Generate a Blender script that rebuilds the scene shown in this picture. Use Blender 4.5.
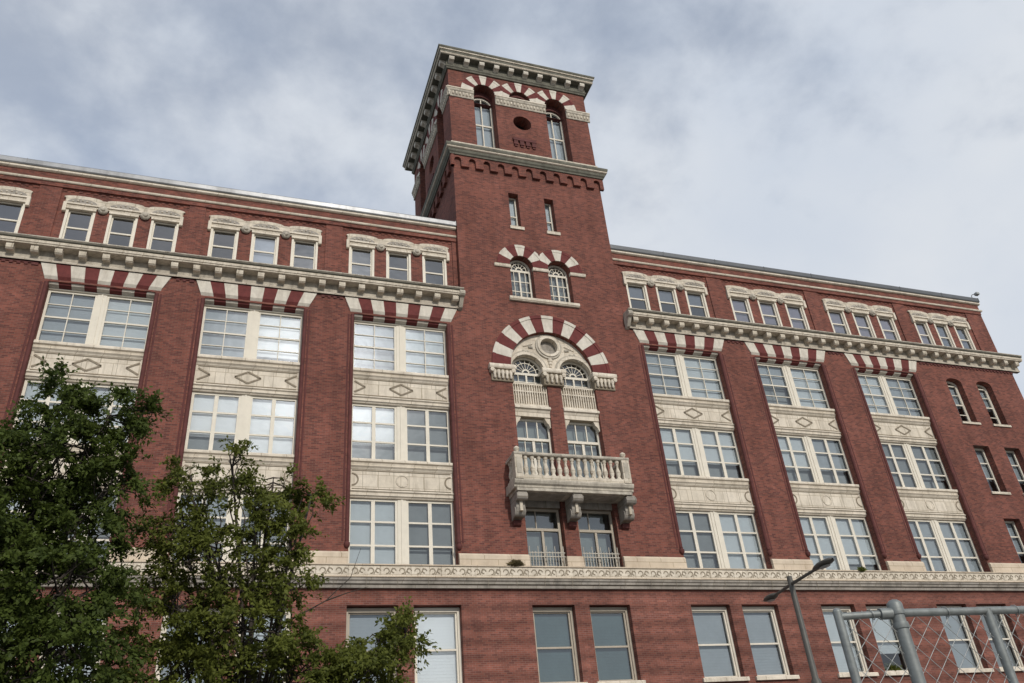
import bpy, math, random
import numpy as np
from mathutils import Vector, Matrix
from mathutils.geometry import tessellate_polygon

# ------------------------------------------------------------------ camera, sky, sun, exposure
scn = bpy.context.scene
for o in list(bpy.data.objects): bpy.data.objects.remove(o)
col = scn.collection
R3 = ((0.9468860, -0.3112143, -0.0809480), (-0.0972263, -0.5170178, 0.8504350), (0.3065191, 0.7973947, 0.5198151))
cam_d = bpy.data.cameras.new('camera'); cam = bpy.data.objects.new('camera', cam_d); col.objects.link(cam)
m = Matrix.Identity(4)
for i in range(3):
    m[i][0] = R3[0][i]; m[i][1] = R3[1][i]; m[i][2] = -R3[2][i]; 
m[0][3], m[1][3], m[2][3] = 0, -30, 1.6
cam.matrix_world = m
cam_d.sensor_width = 36; cam_d.lens = 812.335/1024*36; cam_d.clip_start = .1; cam_d.clip_end = 5000
scn.camera = cam

SUN_EL, SUN_AZ = 30, 6          # azimuth: degrees to the right of the facade's outward normal
wld = bpy.data.worlds.new('World'); scn.world = wld; wld.use_nodes = True
nt = wld.node_tree; N = nt.nodes; LK = nt.links
N.clear()
wo = N.new('ShaderNodeOutputWorld'); bg = N.new('ShaderNodeBackground'); bg.inputs[1].default_value = .14
sky = N.new('ShaderNodeTexSky'); sky.sky_type = 'NISHITA'; sky.sun_disc = False
sky.sun_elevation = math.radians(SUN_EL); sky.sun_rotation = math.radians(180-SUN_AZ)
sky.dust_density = 1.5; sky.air_density = 1.0; sky.ozone_density = 2.0
tc = N.new('ShaderNodeTexCoord')
sp = N.new('ShaderNodeSeparateXYZ'); LK.new(tc.outputs['Generated'], sp.inputs[0])
ad = N.new('ShaderNodeMath'); ad.operation = 'MAXIMUM'; LK.new(sp.outputs[2], ad.inputs[0]); ad.inputs[1].default_value = 0
ad2 = N.new('ShaderNodeMath'); ad2.operation = 'ADD'; LK.new(ad.outputs[0], ad2.inputs[0]); ad2.inputs[1].default_value = .42
dx = N.new('ShaderNodeMath'); dx.operation = 'DIVIDE'; LK.new(sp.outputs[0], dx.inputs[0]); LK.new(ad2.outputs[0], dx.inputs[1])
dy = N.new('ShaderNodeMath'); dy.operation = 'DIVIDE'; LK.new(sp.outputs[1], dy.inputs[0]); LK.new(ad2.outputs[0], dy.inputs[1])
cb = N.new('ShaderNodeCombineXYZ'); LK.new(dx.outputs[0], cb.inputs[0]); LK.new(dy.outputs[0], cb.inputs[1])
def noise(scale, detail, rough, dist=0, off=(0, 0, 0), sc=(1, 1, 1)):
    mp = N.new('ShaderNodeMapping'); mp.inputs['Location'].default_value = off; mp.inputs['Scale'].default_value = sc
    LK.new(cb.outputs[0], mp.inputs[0])
    n = N.new('ShaderNodeTexNoise'); n.inputs['Scale'].default_value = scale; n.inputs['Detail'].default_value = detail
    n.inputs['Roughness'].default_value = rough; n.inputs['Distortion'].default_value = dist
    LK.new(mp.outputs[0], n.inputs['Vector']); return n.outputs[0]
def math2(op, a, b):
    n = N.new('ShaderNodeMath'); n.operation = op
    for i, v in enumerate((a, b)):
        if isinstance(v, (int, float)): n.inputs[i].default_value = v
        else: LK.new(v, n.inputs[i])
    return n.outputs[0]
big = noise(2.6, 3, .5, 0, (3.1, 1.4, 0)); fine = noise(10.5, 8, .55, .1, (0, 0, 2))
# thicker veil towards the right (east) part of the sky
veil = math2('ADD', math2('MULTIPLY', dx.outputs[0], .17), math2('MULTIPLY', math2('SUBTRACT', .80, sp.outputs[2]), .55))
s = math2('ADD', math2('ADD', math2('MULTIPLY', big, .48), math2('MULTIPLY', fine, .72)), veil)
rp = N.new('ShaderNodeMapRange'); rp.interpolation_type = 'SMOOTHSTEP'; LK.new(s, rp.inputs['Value'])
rp.inputs['From Min'].default_value = .44; rp.inputs['From Max'].default_value = .86
rp.inputs['To Min'].default_value = .48; rp.inputs['To Max'].default_value = 1.0
sh = N.new('ShaderNodeMapRange'); LK.new(noise(3.4, 6, .5, .1, (5, 2, 7)), sh.inputs['Value'])
sh.inputs['From Min'].default_value = .3; sh.inputs['From Max'].default_value = .7
sh.inputs['To Min'].default_value = 0; sh.inputs['To Max'].default_value = 1
cc = N.new('ShaderNodeMix'); cc.data_type = 'RGBA'; LK.new(sh.outputs[0], cc.inputs['Factor'])
cc.inputs['A'].default_value = (4.2, 4.65, 5.35, 1); cc.inputs['B'].default_value = (5.15, 5.4, 5.75, 1)
mx = N.new('ShaderNodeMix'); mx.data_type = 'RGBA'; LK.new(rp.outputs[0], mx.inputs['Factor'])
LK.new(sky.outputs[0], mx.inputs['A']); LK.new(cc.outputs['Result'], mx.inputs['B'])
vd = N.new('ShaderNodeVectorMath'); vd.operation = 'DOT_PRODUCT'; LK.new(tc.outputs['Generated'], vd.inputs[0])
_e, _a = math.radians(SUN_EL), math.radians(SUN_AZ)
vd.inputs[1].default_value = (math.sin(_a)*math.cos(_e), -math.cos(_a)*math.cos(_e), math.sin(_e))
au = math2('MULTIPLY', math2('POWER', math2('MAXIMUM', vd.outputs['Value'], 0), 260), 55)   # bright cloud round the sun
au = math2('MULTIPLY', au, math2('ADD', math2('MULTIPLY', rp.outputs[0], .7), .3))
ax = N.new('ShaderNodeMix'); ax.data_type = 'RGBA'; ax.blend_type = 'ADD'; ax.inputs['Factor'].default_value = 1
LK.new(mx.outputs['Result'], ax.inputs['A']); LK.new(au, ax.inputs['B'])
LK.new(ax.outputs['Result'], bg.inputs[0]); LK.new(bg.outputs[0], wo.inputs[0])

sun_d = bpy.data.lights.new('sun', 'SUN'); sun_d.energy = 2.3; sun_d.angle = math.radians(1.0); sun_d.color = (1, .94, .85)
sun = bpy.data.objects.new('sun', sun_d); col.objects.link(sun)
e, a = math.radians(SUN_EL), math.radians(SUN_AZ)
sdir = Vector((math.sin(a)*math.cos(e), -math.cos(a)*math.cos(e), math.sin(e)))
sun.rotation_euler = sdir.to_track_quat('Z', 'Y').to_euler(); sun.location = (20, -60, 60)
vs = scn.view_settings; vs.view_transform = 'Standard'; vs.look = 'None'; vs.exposure = 0; vs.gamma = 1; vs.use_curve_mapping = False
scn.render.engine = 'CYCLES'
scn.cycles.max_bounces = 8; scn.cycles.transparent_max_bounces = 12

# ------------------------------------------------------------------ materials
def mat(name, base, rough=.8, var=0.0, vscale=1.0, metal=0, spec=.3, stain=None, stain_scale=.6, bump=0, bscale=20, joints=0):
    m = bpy.data.materials.new(name); m.use_nodes = True
    t = m.node_tree; b = t.nodes['Principled BSDF']
    b.inputs['Roughness'].default_value = rough; b.inputs['Metallic'].default_value = metal
    b.inputs['Specular IOR Level'].default_value = spec
    g = t.nodes.new('ShaderNodeNewGeometry')
    c = None
    if var or stain:
        n = t.nodes.new('ShaderNodeTexNoise'); n.inputs['Scale'].default_value = vscale; n.inputs['Detail'].default_value = 6
        n.inputs['Roughness'].default_value = .65
        t.links.new(g.outputs['Position'], n.inputs['Vector'])
        mr = t.nodes.new('ShaderNodeMapRange'); t.links.new(n.outputs[0], mr.inputs['Value'])
        mr.inputs['From Min'].default_value = .3; mr.inputs['From Max'].default_value = .7
        x = t.nodes.new('ShaderNodeMix'); x.data_type = 'RGBA'; t.links.new(mr.outputs[0], x.inputs['Factor'])
        x.inputs['A'].default_value = tuple(v*(1-var) for v in base)+(1,); x.inputs['B'].default_value = tuple(min(1, v*(1+var*.7)) for v in base)+(1,)
        c = x.outputs['Result']
        if stain:
            mp = t.nodes.new('ShaderNodeMapping'); mp.inputs['Scale'].default_value = (3.0, 3.0, .7); t.links.new(g.outputs['Position'], mp.inputs[0])
            n2 = t.nodes.new('ShaderNodeTexNoise'); n2.inputs['Scale'].default_value = stain_scale; n2.inputs['Detail'].default_value = 8; n2.inputs['Roughness'].default_value = .7
            t.links.new(mp.outputs[0], n2.inputs['Vector'])
            m2 = t.nodes.new('ShaderNodeMapRange'); t.links.new(n2.outputs[0], m2.inputs['Value'])
            m2.inputs['From Min'].default_value = .47; m2.inputs['From Max'].default_value = .74; m2.inputs['To Max'].default_value = .75
            y = t.nodes.new('ShaderNodeMix'); y.data_type = 'RGBA'; t.links.new(m2.outputs[0], y.inputs['Factor'])
            t.links.new(c, y.inputs['A']); y.inputs['B'].default_value = tuple(stain)+(1,); c = y.outputs['Result']
        t.links.new(c, b.inputs['Base Color'])
    else: b.inputs['Base Color'].default_value = tuple(base)+(1,)
    if joints:
        sx = t.nodes.new('ShaderNodeSeparateXYZ'); t.links.new(g.outputs['Position'], sx.inputs[0])
        ad = t.nodes.new('ShaderNodeMath'); t.links.new(sx.outputs[0], ad.inputs[0]); t.links.new(sx.outputs[1], ad.inputs[1])
        cv = t.nodes.new('ShaderNodeCombineXYZ'); t.links.new(ad.outputs[0], cv.inputs[0]); t.links.new(sx.outputs[2], cv.inputs[1])
        bt = t.nodes.new('ShaderNodeTexBrick'); t.links.new(cv.outputs[0], bt.inputs['Vector']); bt.inputs['Scale'].default_value = 1
        bt.inputs['Brick Width'].default_value = joints; bt.inputs['Row Height'].default_value = joints*.55; bt.inputs['Mortar Size'].default_value = .011
        bt.inputs['Color1'].default_value = (1, 1, 1, 1); bt.inputs['Color2'].default_value = (.90, .89, .87, 1); bt.inputs['Mortar'].default_value = (.58, .54, .48, 1)
        mm = t.nodes.new('ShaderNodeMix'); mm.data_type = 'RGBA'; mm.blend_type = 'MULTIPLY'; mm.inputs['Factor'].default_value = 1
        t.links.new(c, mm.inputs['A']); t.links.new(bt.outputs[0], mm.inputs['B']); t.links.new(mm.outputs['Result'], b.inputs['Base Color'])
    if bump:
        n3 = t.nodes.new('ShaderNodeTexNoise'); n3.inputs['Scale'].default_value = bscale; n3.inputs['Detail'].default_value = 4
        t.links.new(g.outputs['Position'], n3.inputs['Vector'])
        bp = t.nodes.new('ShaderNodeBump'); bp.inputs['Strength'].default_value = bump; bp.inputs['Distance'].default_value = .02
        t.links.new(n3.outputs[0], bp.inputs['Height']); t.links.new(bp.outputs[0], b.inputs['Normal'])
    return m

def brick(name, c1, c2, mortar, dark=.6, band=False, seed=0):
    m = bpy.data.materials.new(name); m.use_nodes = True
    t = m.node_tree; b = t.nodes['Principled BSDF']; b.inputs['Roughness'].default_value = .9; b.inputs['Specular IOR Level'].default_value = .2
    g = t.nodes.new('ShaderNodeNewGeometry'); s = t.nodes.new('ShaderNodeSeparateXYZ'); t.links.new(g.outputs['Position'], s.inputs[0])
    ad = t.nodes.new('ShaderNodeMath'); t.links.new(s.outputs[0], ad.inputs[0]); t.links.new(s.outputs[1], ad.inputs[1])
    cb = t.nodes.new('ShaderNodeCombineXYZ'); t.links.new(ad.outputs[0], cb.inputs[0]); t.links.new(s.outputs[2], cb.inputs[1])
    bt = t.nodes.new('ShaderNodeTexBrick'); t.links.new(cb.outputs[0], bt.inputs['Vector'])
    bt.inputs['Scale'].default_value = 1; bt.inputs['Brick Width'].default_value = .215; bt.inputs['Row Height'].default_value = .072
    bt.inputs['Mortar Size'].default_value = .007; bt.inputs['Mortar Smooth'].default_value = .2; bt.inputs['Bias'].default_value = 0
    bt.inputs['Color1'].default_value = c1+(1,); bt.inputs['Color2'].default_value = c2+(1,); bt.inputs['Mortar'].default_value = mortar+(1,)
    c = bt.outputs['Color']
    def mul(c, fac_node_out, lo, hi, a=.3, z=.7):
        mr = t.nodes.new('ShaderNodeMapRange'); t.links.new(fac_node_out, mr.inputs['Value'])
        mr.inputs['From Min'].default_value = a; mr.inputs['From Max'].default_value = z; mr.inputs['To Min'].default_value = lo; mr.inputs['To Max'].default_value = hi
        v = t.nodes.new('ShaderNodeVectorMath'); v.operation = 'SCALE'; t.links.new(c, v.inputs[0]); t.links.new(mr.outputs[0], v.inputs['Scale']); return v.outputs[0]
    def nz(vec, scale, detail, sc=(1, 1, 1)):
        mp = t.nodes.new('ShaderNodeMapping'); mp.inputs['Scale'].default_value = sc; mp.inputs['Location'].default_value = (seed*3.7, 0, 0); t.links.new(vec, mp.inputs[0])
        n = t.nodes.new('ShaderNodeTexNoise'); n.inputs['Scale'].default_value = scale; n.inputs['Detail'].default_value = detail; n.inputs['Roughness'].default_value = .7
        t.links.new(mp.outputs[0], n.inputs['Vector']); return n.outputs[0]
    c = mul(c, nz(cb.outputs[0], .35, 7), .72, 1.22)                 # broad weathering
    c = mul(c, nz(cb.outputs[0], 3.4, 7, (1, 1.2, 1)), dark+.24, 1.12)  # streaks of darker courses
    wn = nz(cb.outputs[0], 8.0, 6, (.9, 1.4, 1))
    c = mul(c, nz(cb.outputs[0], 1.0, 7, (2.2, .16, 1)), .80, 1.10)   # rain run-off
    # scattered purple-dark headers
    mr = t.nodes.new('ShaderNodeMapRange'); t.links.new(wn, mr.inputs['Value']); mr.inputs['From Min'].default_value = .58; mr.inputs['From Max'].default_value = .8; mr.inputs['To Max'].default_value = .32
    x = t.nodes.new('ShaderNodeMix'); x.data_type = 'RGBA'; t.links.new(mr.outputs[0], x.inputs['Factor']); t.links.new(c, x.inputs['A']); x.inputs['B'].default_value = (.075, .032, .034, 1); c = x.outputs['Result']
    if band:   # alternating paler / darker courses of the base storey with lime streaks
        w = t.nodes.new('ShaderNodeTexWave'); w.bands_direction = 'Y'; w.inputs['Scale'].default_value = .52; w.inputs['Distortion'].default_value = 1.2; w.inputs['Detail'].default_value = 3; w.inputs['Detail Scale'].default_value = 1.5
        t.links.new(cb.outputs[0], w.inputs['Vector']); c = mul(c, w.outputs['Fac'], .78, 1.12, 0, 1)
        ef = nz(cb.outputs[0], 1.6, 8, (.5, 2.4, 1))
        mr2 = t.nodes.new('ShaderNodeMapRange'); t.links.new(ef, mr2.inputs['Value']); mr2.inputs['From Min'].default_value = .6; mr2.inputs['From Max'].default_value = .8; mr2.inputs['To Max'].default_value = .45
        x2 = t.nodes.new('ShaderNodeMix'); x2.data_type = 'RGBA'; t.links.new(mr2.outputs[0], x2.inputs['Factor']); t.links.new(c, x2.inputs['A']); x2.inputs['B'].default_value = (.3, .2, .17, 1); c = x2.outputs['Result']
    t.links.new(c, b.inputs['Base Color'])
    return m

def glass(name, tint, refl, rough=.015, wav=.02):
    m = bpy.data.materials.new(name); m.use_nodes = True; t = m.node_tree; t.nodes.clear()
    o = t.nodes.new('ShaderNodeOutputMaterial'); mx = t.nodes.new('ShaderNodeMixShader')
    tr = t.nodes.new('ShaderNodeBsdfTransparent'); tr.inputs[0].default_value = tint+(1,)
    gl = t.nodes.new('ShaderNodeBsdfGlossy'); gl.inputs['Roughness'].default_value = rough; gl.inputs[0].default_value = (.95, .97, 1, 1)
    lw = t.nodes.new('ShaderNodeFresnel'); lw.inputs[0].default_value = 1.5
    ma = t.nodes.new('ShaderNodeMath'); ma.operation = 'MULTIPLY_ADD'; t.links.new(lw.outputs[0], ma.inputs[0]); ma.inputs[1].default_value = 1.4; ma.inputs[2].default_value = refl; ma.use_clamp = True
    g = t.nodes.new('ShaderNodeNewGeometry'); n = t.nodes.new('ShaderNodeTexNoise'); n.inputs['Scale'].default_value = 1.3; n.inputs['Detail'].default_value = 2
    t.links.new(g.outputs['Position'], n.inputs['Vector']); bp = t.nodes.new('ShaderNodeBump'); bp.inputs['Strength'].default_value = .25; bp.inputs['Distance'].default_value = wav
    t.links.new(n.outputs[0], bp.inputs['Height']); t.links.new(bp.outputs[0], gl.inputs['Normal'])
    t.links.new(ma.outputs[0], mx.inputs[0]); t.links.new(tr.outputs[0], mx.inputs[1]); t.links.new(gl.outputs[0], mx.inputs[2]); t.links.new(mx.outputs[0], o.inputs[0])
    return m

M = {}
M['brick'] = brick('red_brick', (.240, .081, .058), (.118, .043, .036), (.18, .112, .088))
M['brick_low'] = brick('base_brick', (.240, .086, .061), (.138, .051, .040), (.20, .128, .105), .7, True, 2)
M['brick_dark'] = mat('dark_moulded_brick', (.105, .034, .030), .8, .3, 3)
M['brick_red'] = mat('red_voussoir_brick', (.135, .034, .031), .85, .25, 5)
M['stone'] = mat('cream_stone', (.68, .61, .505), .85, .14, 2.5, stain=(.36, .31, .24), stain_scale=1.1, bump=.2, joints=.93)
M['white'] = mat('white_glazed_voussoir', (.60, .555, .475), .75, .15, 4, stain=(.36, .31, .25), stain_scale=1.1)
M['grey_stone'] = mat('weathered_grey_stone', (.47, .425, .35), .9, .3, 3, stain=(.15, .13, .11), stain_scale=1.3, bump=.3)
M['mould'] = mat('grey_moulding_stone', (.34, .31, .27), .9, .3, 2.2, stain=(.13, .12, .11), stain_scale=.8, joints=1.2)
M['groove'] = mat('carved_groove_stone', (.25, .21, .155), .9, .25, 6)
M['plinth'] = mat('tan_plinth_stone', (.60, .505, .39), .9, .14, 1.6, stain=(.4, .31, .23), stain_scale=.7, joints=1.1)
M['frame'] = mat('cream_paint', (.68, .63, .53), .6, .07, 3)
M['frame_tan'] = mat('tan_paint', (.40, .35, .28), .6, .1, 3)
M['coping'] = mat('coping_metal_sky_lit', (.24, .245, .25), .42, .35, .45, metal=.6, stain=(.10, .10, .10), stain_scale=.5)  # left wing: bright sky reflection put into a lighter copy of the metal
M['coping_dark'] = mat('dark_metal_coping', (.12, .125, .13), .45, .15, .7, metal=.4)  # right wing: same metal without the painted sky reflection
M['glass'] = glass('clear_pane', (.80, .84, .86), .04)
M['glass_top'] = glass('blue_pane', (.66, .70, .77), .11)
M['glass_low'] = glass('teal_pane', (.74, .80, .80), .08)
M['blind'] = mat('pale_blind', (.44, .47, .49), .9, .08, 2)
M['blind_white_glare'] = mat('white_blind_and_glare', (.95, .95, .95), .8)  # white blind; in the upper bays its colour paints bright cloud glare on glass
M['blind_bright'] = mat('grey_white_blind', (.66, .69, .70), .9, .05, 2)
M['blind_grey'] = mat('grey_blind', (.30, .315, .315), .9, .1, 2)
M['blind_dark'] = mat('dark_curtain', (.10, .11, .12), .9, .3, 4)
M['blind_teal'] = mat('teal_shade', (.15, .205, .215), .9, .15, 1)
M['blind_pink'] = mat('pinkish_blind', (.45, .40, .42), .9, .1, 2)  # plain pinkish colour for top-storey blinds of the right wing
M['room'] = mat('room_plaster', (.45, .44, .42), .9, .1, 1)
M['iron'] = mat('wrought_iron_paint', (.42, .39, .33), .6)
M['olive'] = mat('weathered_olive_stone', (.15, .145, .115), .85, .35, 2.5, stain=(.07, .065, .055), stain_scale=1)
M['hood'] = mat('grey_cream_stone', (.62, .555, .455), .9, .2, 4, stain=(.28, .24, .185), stain_scale=1.6, joints=.77)
M['roof'] = mat('roof_felt', (.08, .08, .08), .95, .2, 1)
M['steel'] = mat('galvanised_steel', (.22, .235, .228), .55, .25, 18, metal=.45, stain=(.20, .20, .19), stain_scale=5)
M['wire'] = mat('galvanised_wire', (.34, .35, .34), .5, .15, 30, metal=.6)
M['lamp'] = mat('dark_bronze_paint', (.085, .08, .068), .5, .2, 6, spec=.4)
M['lens'] = mat('lamp_lens', (.32, .33, .32), .3)
M['asphalt'] = mat('asphalt', (.05, .05, .052), .95, .2, 2)
M['pave'] = mat('pavement_concrete', (.30, .29, .27), .95, .15, 1.2)
M['soil'] = mat('ground_gravel', (.16, .15, .13), .95, .3, .8)
M['line'] = mat('road_paint', (.75, .73, .66), .8, .1, 4)
M['bark'] = mat('bark', (.055, .045, .037), .95, .35, 9, bump=.5, bscale=25)
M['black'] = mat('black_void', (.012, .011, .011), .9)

def leaf_mat(name, c, tr):
    m = bpy.data.materials.new(name); m.use_nodes = True; t = m.node_tree; t.nodes.clear()
    o = t.nodes.new('ShaderNodeOutputMaterial')
    g = t.nodes.new('ShaderNodeNewGeometry')
    n = t.nodes.new('ShaderNodeTexNoise'); n.inputs['Scale'].default_value = 2.2; n.inputs['Detail'].default_value = 3; t.links.new(g.outputs['Position'], n.inputs['Vector'])
    ad = t.nodes.new('ShaderNodeMath'); ad.operation = 'MULTIPLY_ADD'; t.links.new(g.outputs['Random Per Island'], ad.inputs[0]); ad.inputs[1].default_value = .5; t.links.new(n.outputs[0], ad.inputs[2])
    mr = t.nodes.new('ShaderNodeMapRange'); t.links.new(ad.outputs[0], mr.inputs['Value']); mr.inputs['From Min'].default_value = .35; mr.inputs['From Max'].default_value = 1.1
    x = t.nodes.new('ShaderNodeMix'); x.data_type = 'RGBA'; t.links.new(mr.outputs[0], x.inputs['Factor'])
    x.inputs['A'].default_value = tuple(v*.6 for v in c)+(1,); x.inputs['B'].default_value = (c[0]*1.5, c[1]*1.35, c[2]*1.2, 1)
    d = t.nodes.new('ShaderNodeBsdfPrincipled'); t.links.new(x.outputs['Result'], d.inputs['Base Color']); d.inputs['Roughness'].default_value = .55; d.inputs['Specular IOR Level'].default_value = .15
    tl = t.nodes.new('ShaderNodeBsdfTranslucent'); t.links.new(x.outputs['Result'], tl.inputs[0])
    mx = t.nodes.new('ShaderNodeMixShader'); mx.inputs[0].default_value = tr
    t.links.new(d.outputs[0], mx.inputs[1]); t.links.new(tl.outputs[0], mx.inputs[2]); t.links.new(mx.outputs[0], o.inputs[0]); return m
M['leaf_a'] = leaf_mat('leaf_dark_green', (.062, .092, .021), .36)
M['leaf_b'] = leaf_mat('leaf_olive_green', (.100, .124, .026), .38)
M['weed'] = leaf_mat('weed_green', (.10, .13, .03), .3)
M['weed_dry'] = leaf_mat('weed_dry_brown', (.10, .085, .045), .2)

# ------------------------------------------------------------------ mesh builder
class MB:
    def __init__(s, xf=None): s.v = []; s.f = []; s.mi = []; s.mats = []; s.xf = xf; s.sm = []
    def k(s, mname):
        if mname not in s.mats: s.mats.append(mname)
        return s.mats.index(mname)
    def add(s, verts, faces, mname, smooth=False):
        b = len(s.v); s.v += [tuple(p) for p in verts]; i = s.k(mname)
        for f in faces: s.f.append(tuple(b+j for j in f)); s.mi.append(i); s.sm.append(smooth)
        return s
    def box(s, x0, x1, y0, y1, z0, z1, mname):
        return s.add([(x0, y0, z0), (x1, y0, z0), (x1, y1, z0), (x0, y1, z0), (x0, y0, z1), (x1, y0, z1), (x1, y1, z1), (x0, y1, z1)],
                     [(0, 3, 2, 1), (4, 5, 6, 7), (0, 1, 5, 4), (1, 2, 6, 5), (2, 3, 7, 6), (3, 0, 4, 7)], mname)
    def hexa(s, p, mname):   # 8 points: 4 bottom loop, 4 top loop
        return s.add(p, [(0, 3, 2, 1), (4, 5, 6, 7), (0, 1, 5, 4), (1, 2, 6, 5), (2, 3, 7, 6), (3, 0, 4, 7)], mname)
    def plate(s, outer, holes, y0, y1, mname, back=False, reveal=None, side=True, holemat=None):
        """polygon in x,z with holes; front face at y0, edges run back to y1 (holes to reveal)"""
        loops = [outer]+list(holes)
        tris = tessellate_polygon([[Vector((p[0], p[1], 0)) for p in l] for l in loops])
        flat = [p for l in loops for p in l]
        def ori(t):
            a, b, c = (flat[i] for i in t)
            return t if (b[0]-a[0])*(c[1]-a[1])-(b[1]-a[1])*(c[0]-a[0]) > 0 else t[::-1]
        tris = [ori(t) for t in tris]
        s.add([(p[0], y0, p[1]) for p in flat], tris, mname)
        if back: s.add([(p[0], y1, p[1]) for p in flat], [t[::-1] for t in tris], mname)
        for li, l in enumerate(loops):
            if li == 0 and not side: continue
            yb = y1 if li == 0 or reveal is None else reveal
            n = len(l); vs = [(p[0], y0, p[1]) for p in l]+[(p[0], yb, p[1]) for p in l]
            s.add(vs, [(i, (i+1) % n, n+(i+1) % n, n+i) for i in range(n)], (holemat or mname) if li else mname)
        return s
    def prof(s, pts, x0, x1, mname):
        """profile of (y,z) points extruded along x, capped"""
        n = len(pts)
        return s.add([(x0, p[0], p[1]) for p in pts]+[(x1, p[0], p[1]) for p in pts],
                     [(i, (i+1) % n, n+(i+1) % n, n+i) for i in range(n)]+[tuple(range(n))[::-1], tuple(range(n, 2*n))], mname)
    def tube(s, pts, rads, mname, n=8, caps=True):
        pts = [Vector(p) for p in pts]
        if isinstance(rads, (int, float)): rads = [rads]*len(pts)
        b = []; ref = None
        for i, p in enumerate(pts):
            d = (pts[min(i+1, len(pts)-1)]-pts[max(i-1, 0)]).normalized()
            if ref is None: ref = d.orthogonal().normalized()
            u = (ref-d*ref.dot(d))
            u = d.orthogonal().normalized() if u.length < 1e-4 else u.normalized()
            ref = u; w = d.cross(u)
            b += [p+(u*math.cos(2*math.pi*j/n)+w*math.sin(2*math.pi*j/n))*rads[i] for j in range(n)]
        f = [(i*n+j, i*n+(j+1) % n, (i+1)*n+(j+1) % n, (i+1)*n+j) for i in range(len(pts)-1) for j in range(n)]
        s.add(b, f, mname, True)
        if caps: s.add(b[:n], [tuple(range(n))[::-1]], mname); s.add(b[-n:], [tuple(range(n))], mname)
        return s
    def lathe(s, c, prof, mname, n=12):
        """(r,z) profile about a vertical axis at c"""
        return s.tube([(c[0], c[1], c[2]+z) for r, z in prof], [r for r, z in prof], mname, n)
    def ball(s, c, r, mname, n=12):
        return s.lathe(c, [(max(r*math.sin(math.pi*i/8), .002), -r*math.cos(math.pi*i/8)) for i in range(9)], mname, n)
    def build(s, name, parent=None, label=None, kind=None):
        me = bpy.data.meshes.new(name)
        v = [s.xf(p) for p in s.v] if s.xf else s.v
        me.from_pydata(v, [], s.f); me.update()
        for q in s.mats: me.materials.append(M[q])
        me.polygons.foreach_set('material_index', s.mi); me.polygons.foreach_set('use_smooth', s.sm)
        o = bpy.data.objects.new(name, me); col.objects.link(o)
        if parent: o.parent = parent
        if label: o['label'] = label
        if kind: o['kind'] = kind
        return o
def thing(name, label, cat, loc=(0, 0, 0), group=None):
    o = bpy.data.objects.new(name, None); col.objects.link(o); o.location = loc
    o['label'] = label; o['category'] = cat
    if group: o['group'] = group
    return o
def arch(x0, x1, z0, spring, n=14, rise=None):
    """outline of an arched opening, counter-clockwise from bottom left"""
    c = (x0+x1)/2; r = (x1-x0)/2; h = r if rise is None else rise
    return [(x0, z0), (x1, z0)]+[(c+r*math.cos(math.pi*i/n), spring+h*math.sin(math.pi*i/n)) for i in range(n+1)]
def rect(x0, x1, z0, z1): return [(x0, z0), (x1, z0), (x1, z1), (x0, z1)]
def circ(cx, cz, r, n=24): return [(cx+r*math.cos(2*math.pi*i/n), cz+r*math.sin(2*math.pi*i/n)) for i in range(n)]
def ring(mb, cx, cz, r0, r1, n, y0, y1, mats, a0=0, a1=180, lo=None, hi=None, sub=3):
    """arch ring of n voussoirs from the left springing to the right, clipped at x=lo / x=hi"""
    for i in range(n):
        A = [math.radians(a1+(a0-a1)*(i+j/sub)/n) for j in range(sub+1)]
        inn = []; out = []
        for t in A:
            re = r1
            if hi is not None and math.cos(t) > 1e-3: re = min(re, (hi-cx)/math.cos(t))
            if lo is not None and math.cos(t) < -1e-3: re = min(re, (lo-cx)/math.cos(t))
            inn.append((cx+r0*math.cos(t), cz+r0*math.sin(t))); out.append((cx+re*math.cos(t), cz+re*math.sin(t)))
        k = sub+1; mn = mats[i % len(mats)]
        vs = [(p[0], y0, p[1]) for p in inn+out]+[(p[0], y1, p[1]) for p in inn+out]; f = []
        for j in range(sub):
            f += [(j, k+j, k+j+1, j+1), (k+j, 3*k+j, 3*k+j+1, k+j+1), (2*k+j, j, j+1, 2*k+j+1)]
        f += [(0, 2*k, 3*k, k), (sub, k+sub, 3*k+sub, 2*k+sub)]
        mb.add(vs, f, mn)

# ------------------------------------------------------------------ ground
def struct(name, mb):
    o = mb.build(name); o['kind'] = 'structure'; return o
struct('ground', MB().add([(-1500, -1500, -.02), (1500, -1500, -.02), (1500, 1500, -.02), (-1500, 1500, -.02)], [(0, 1, 2, 3)], 'soil'))
struct('road', MB().box(-400, 400, -15, -4.5, -.2, 0, 'asphalt'))
rm = MB()
for k in range(-40, 41): rm.box(k*6-1, k*6+1.5, -9.82, -9.70, 0, .004, 'line')
struct('road_marking', rm)
pv = MB().box(-400, 400, -4.5, -.02, -.2, .14, 'pave'); struct('pavement', pv)
struct('kerb', MB().box(-400, 400, -4.65, -4.503, -.2, .145, 'stone').box(-400, 400, -15.15, -15.003, -.2, .145, 'stone'))
struct('path', MB().box(-400, 400, -29, -15.153, -.2, .14, 'pave'))

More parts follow.
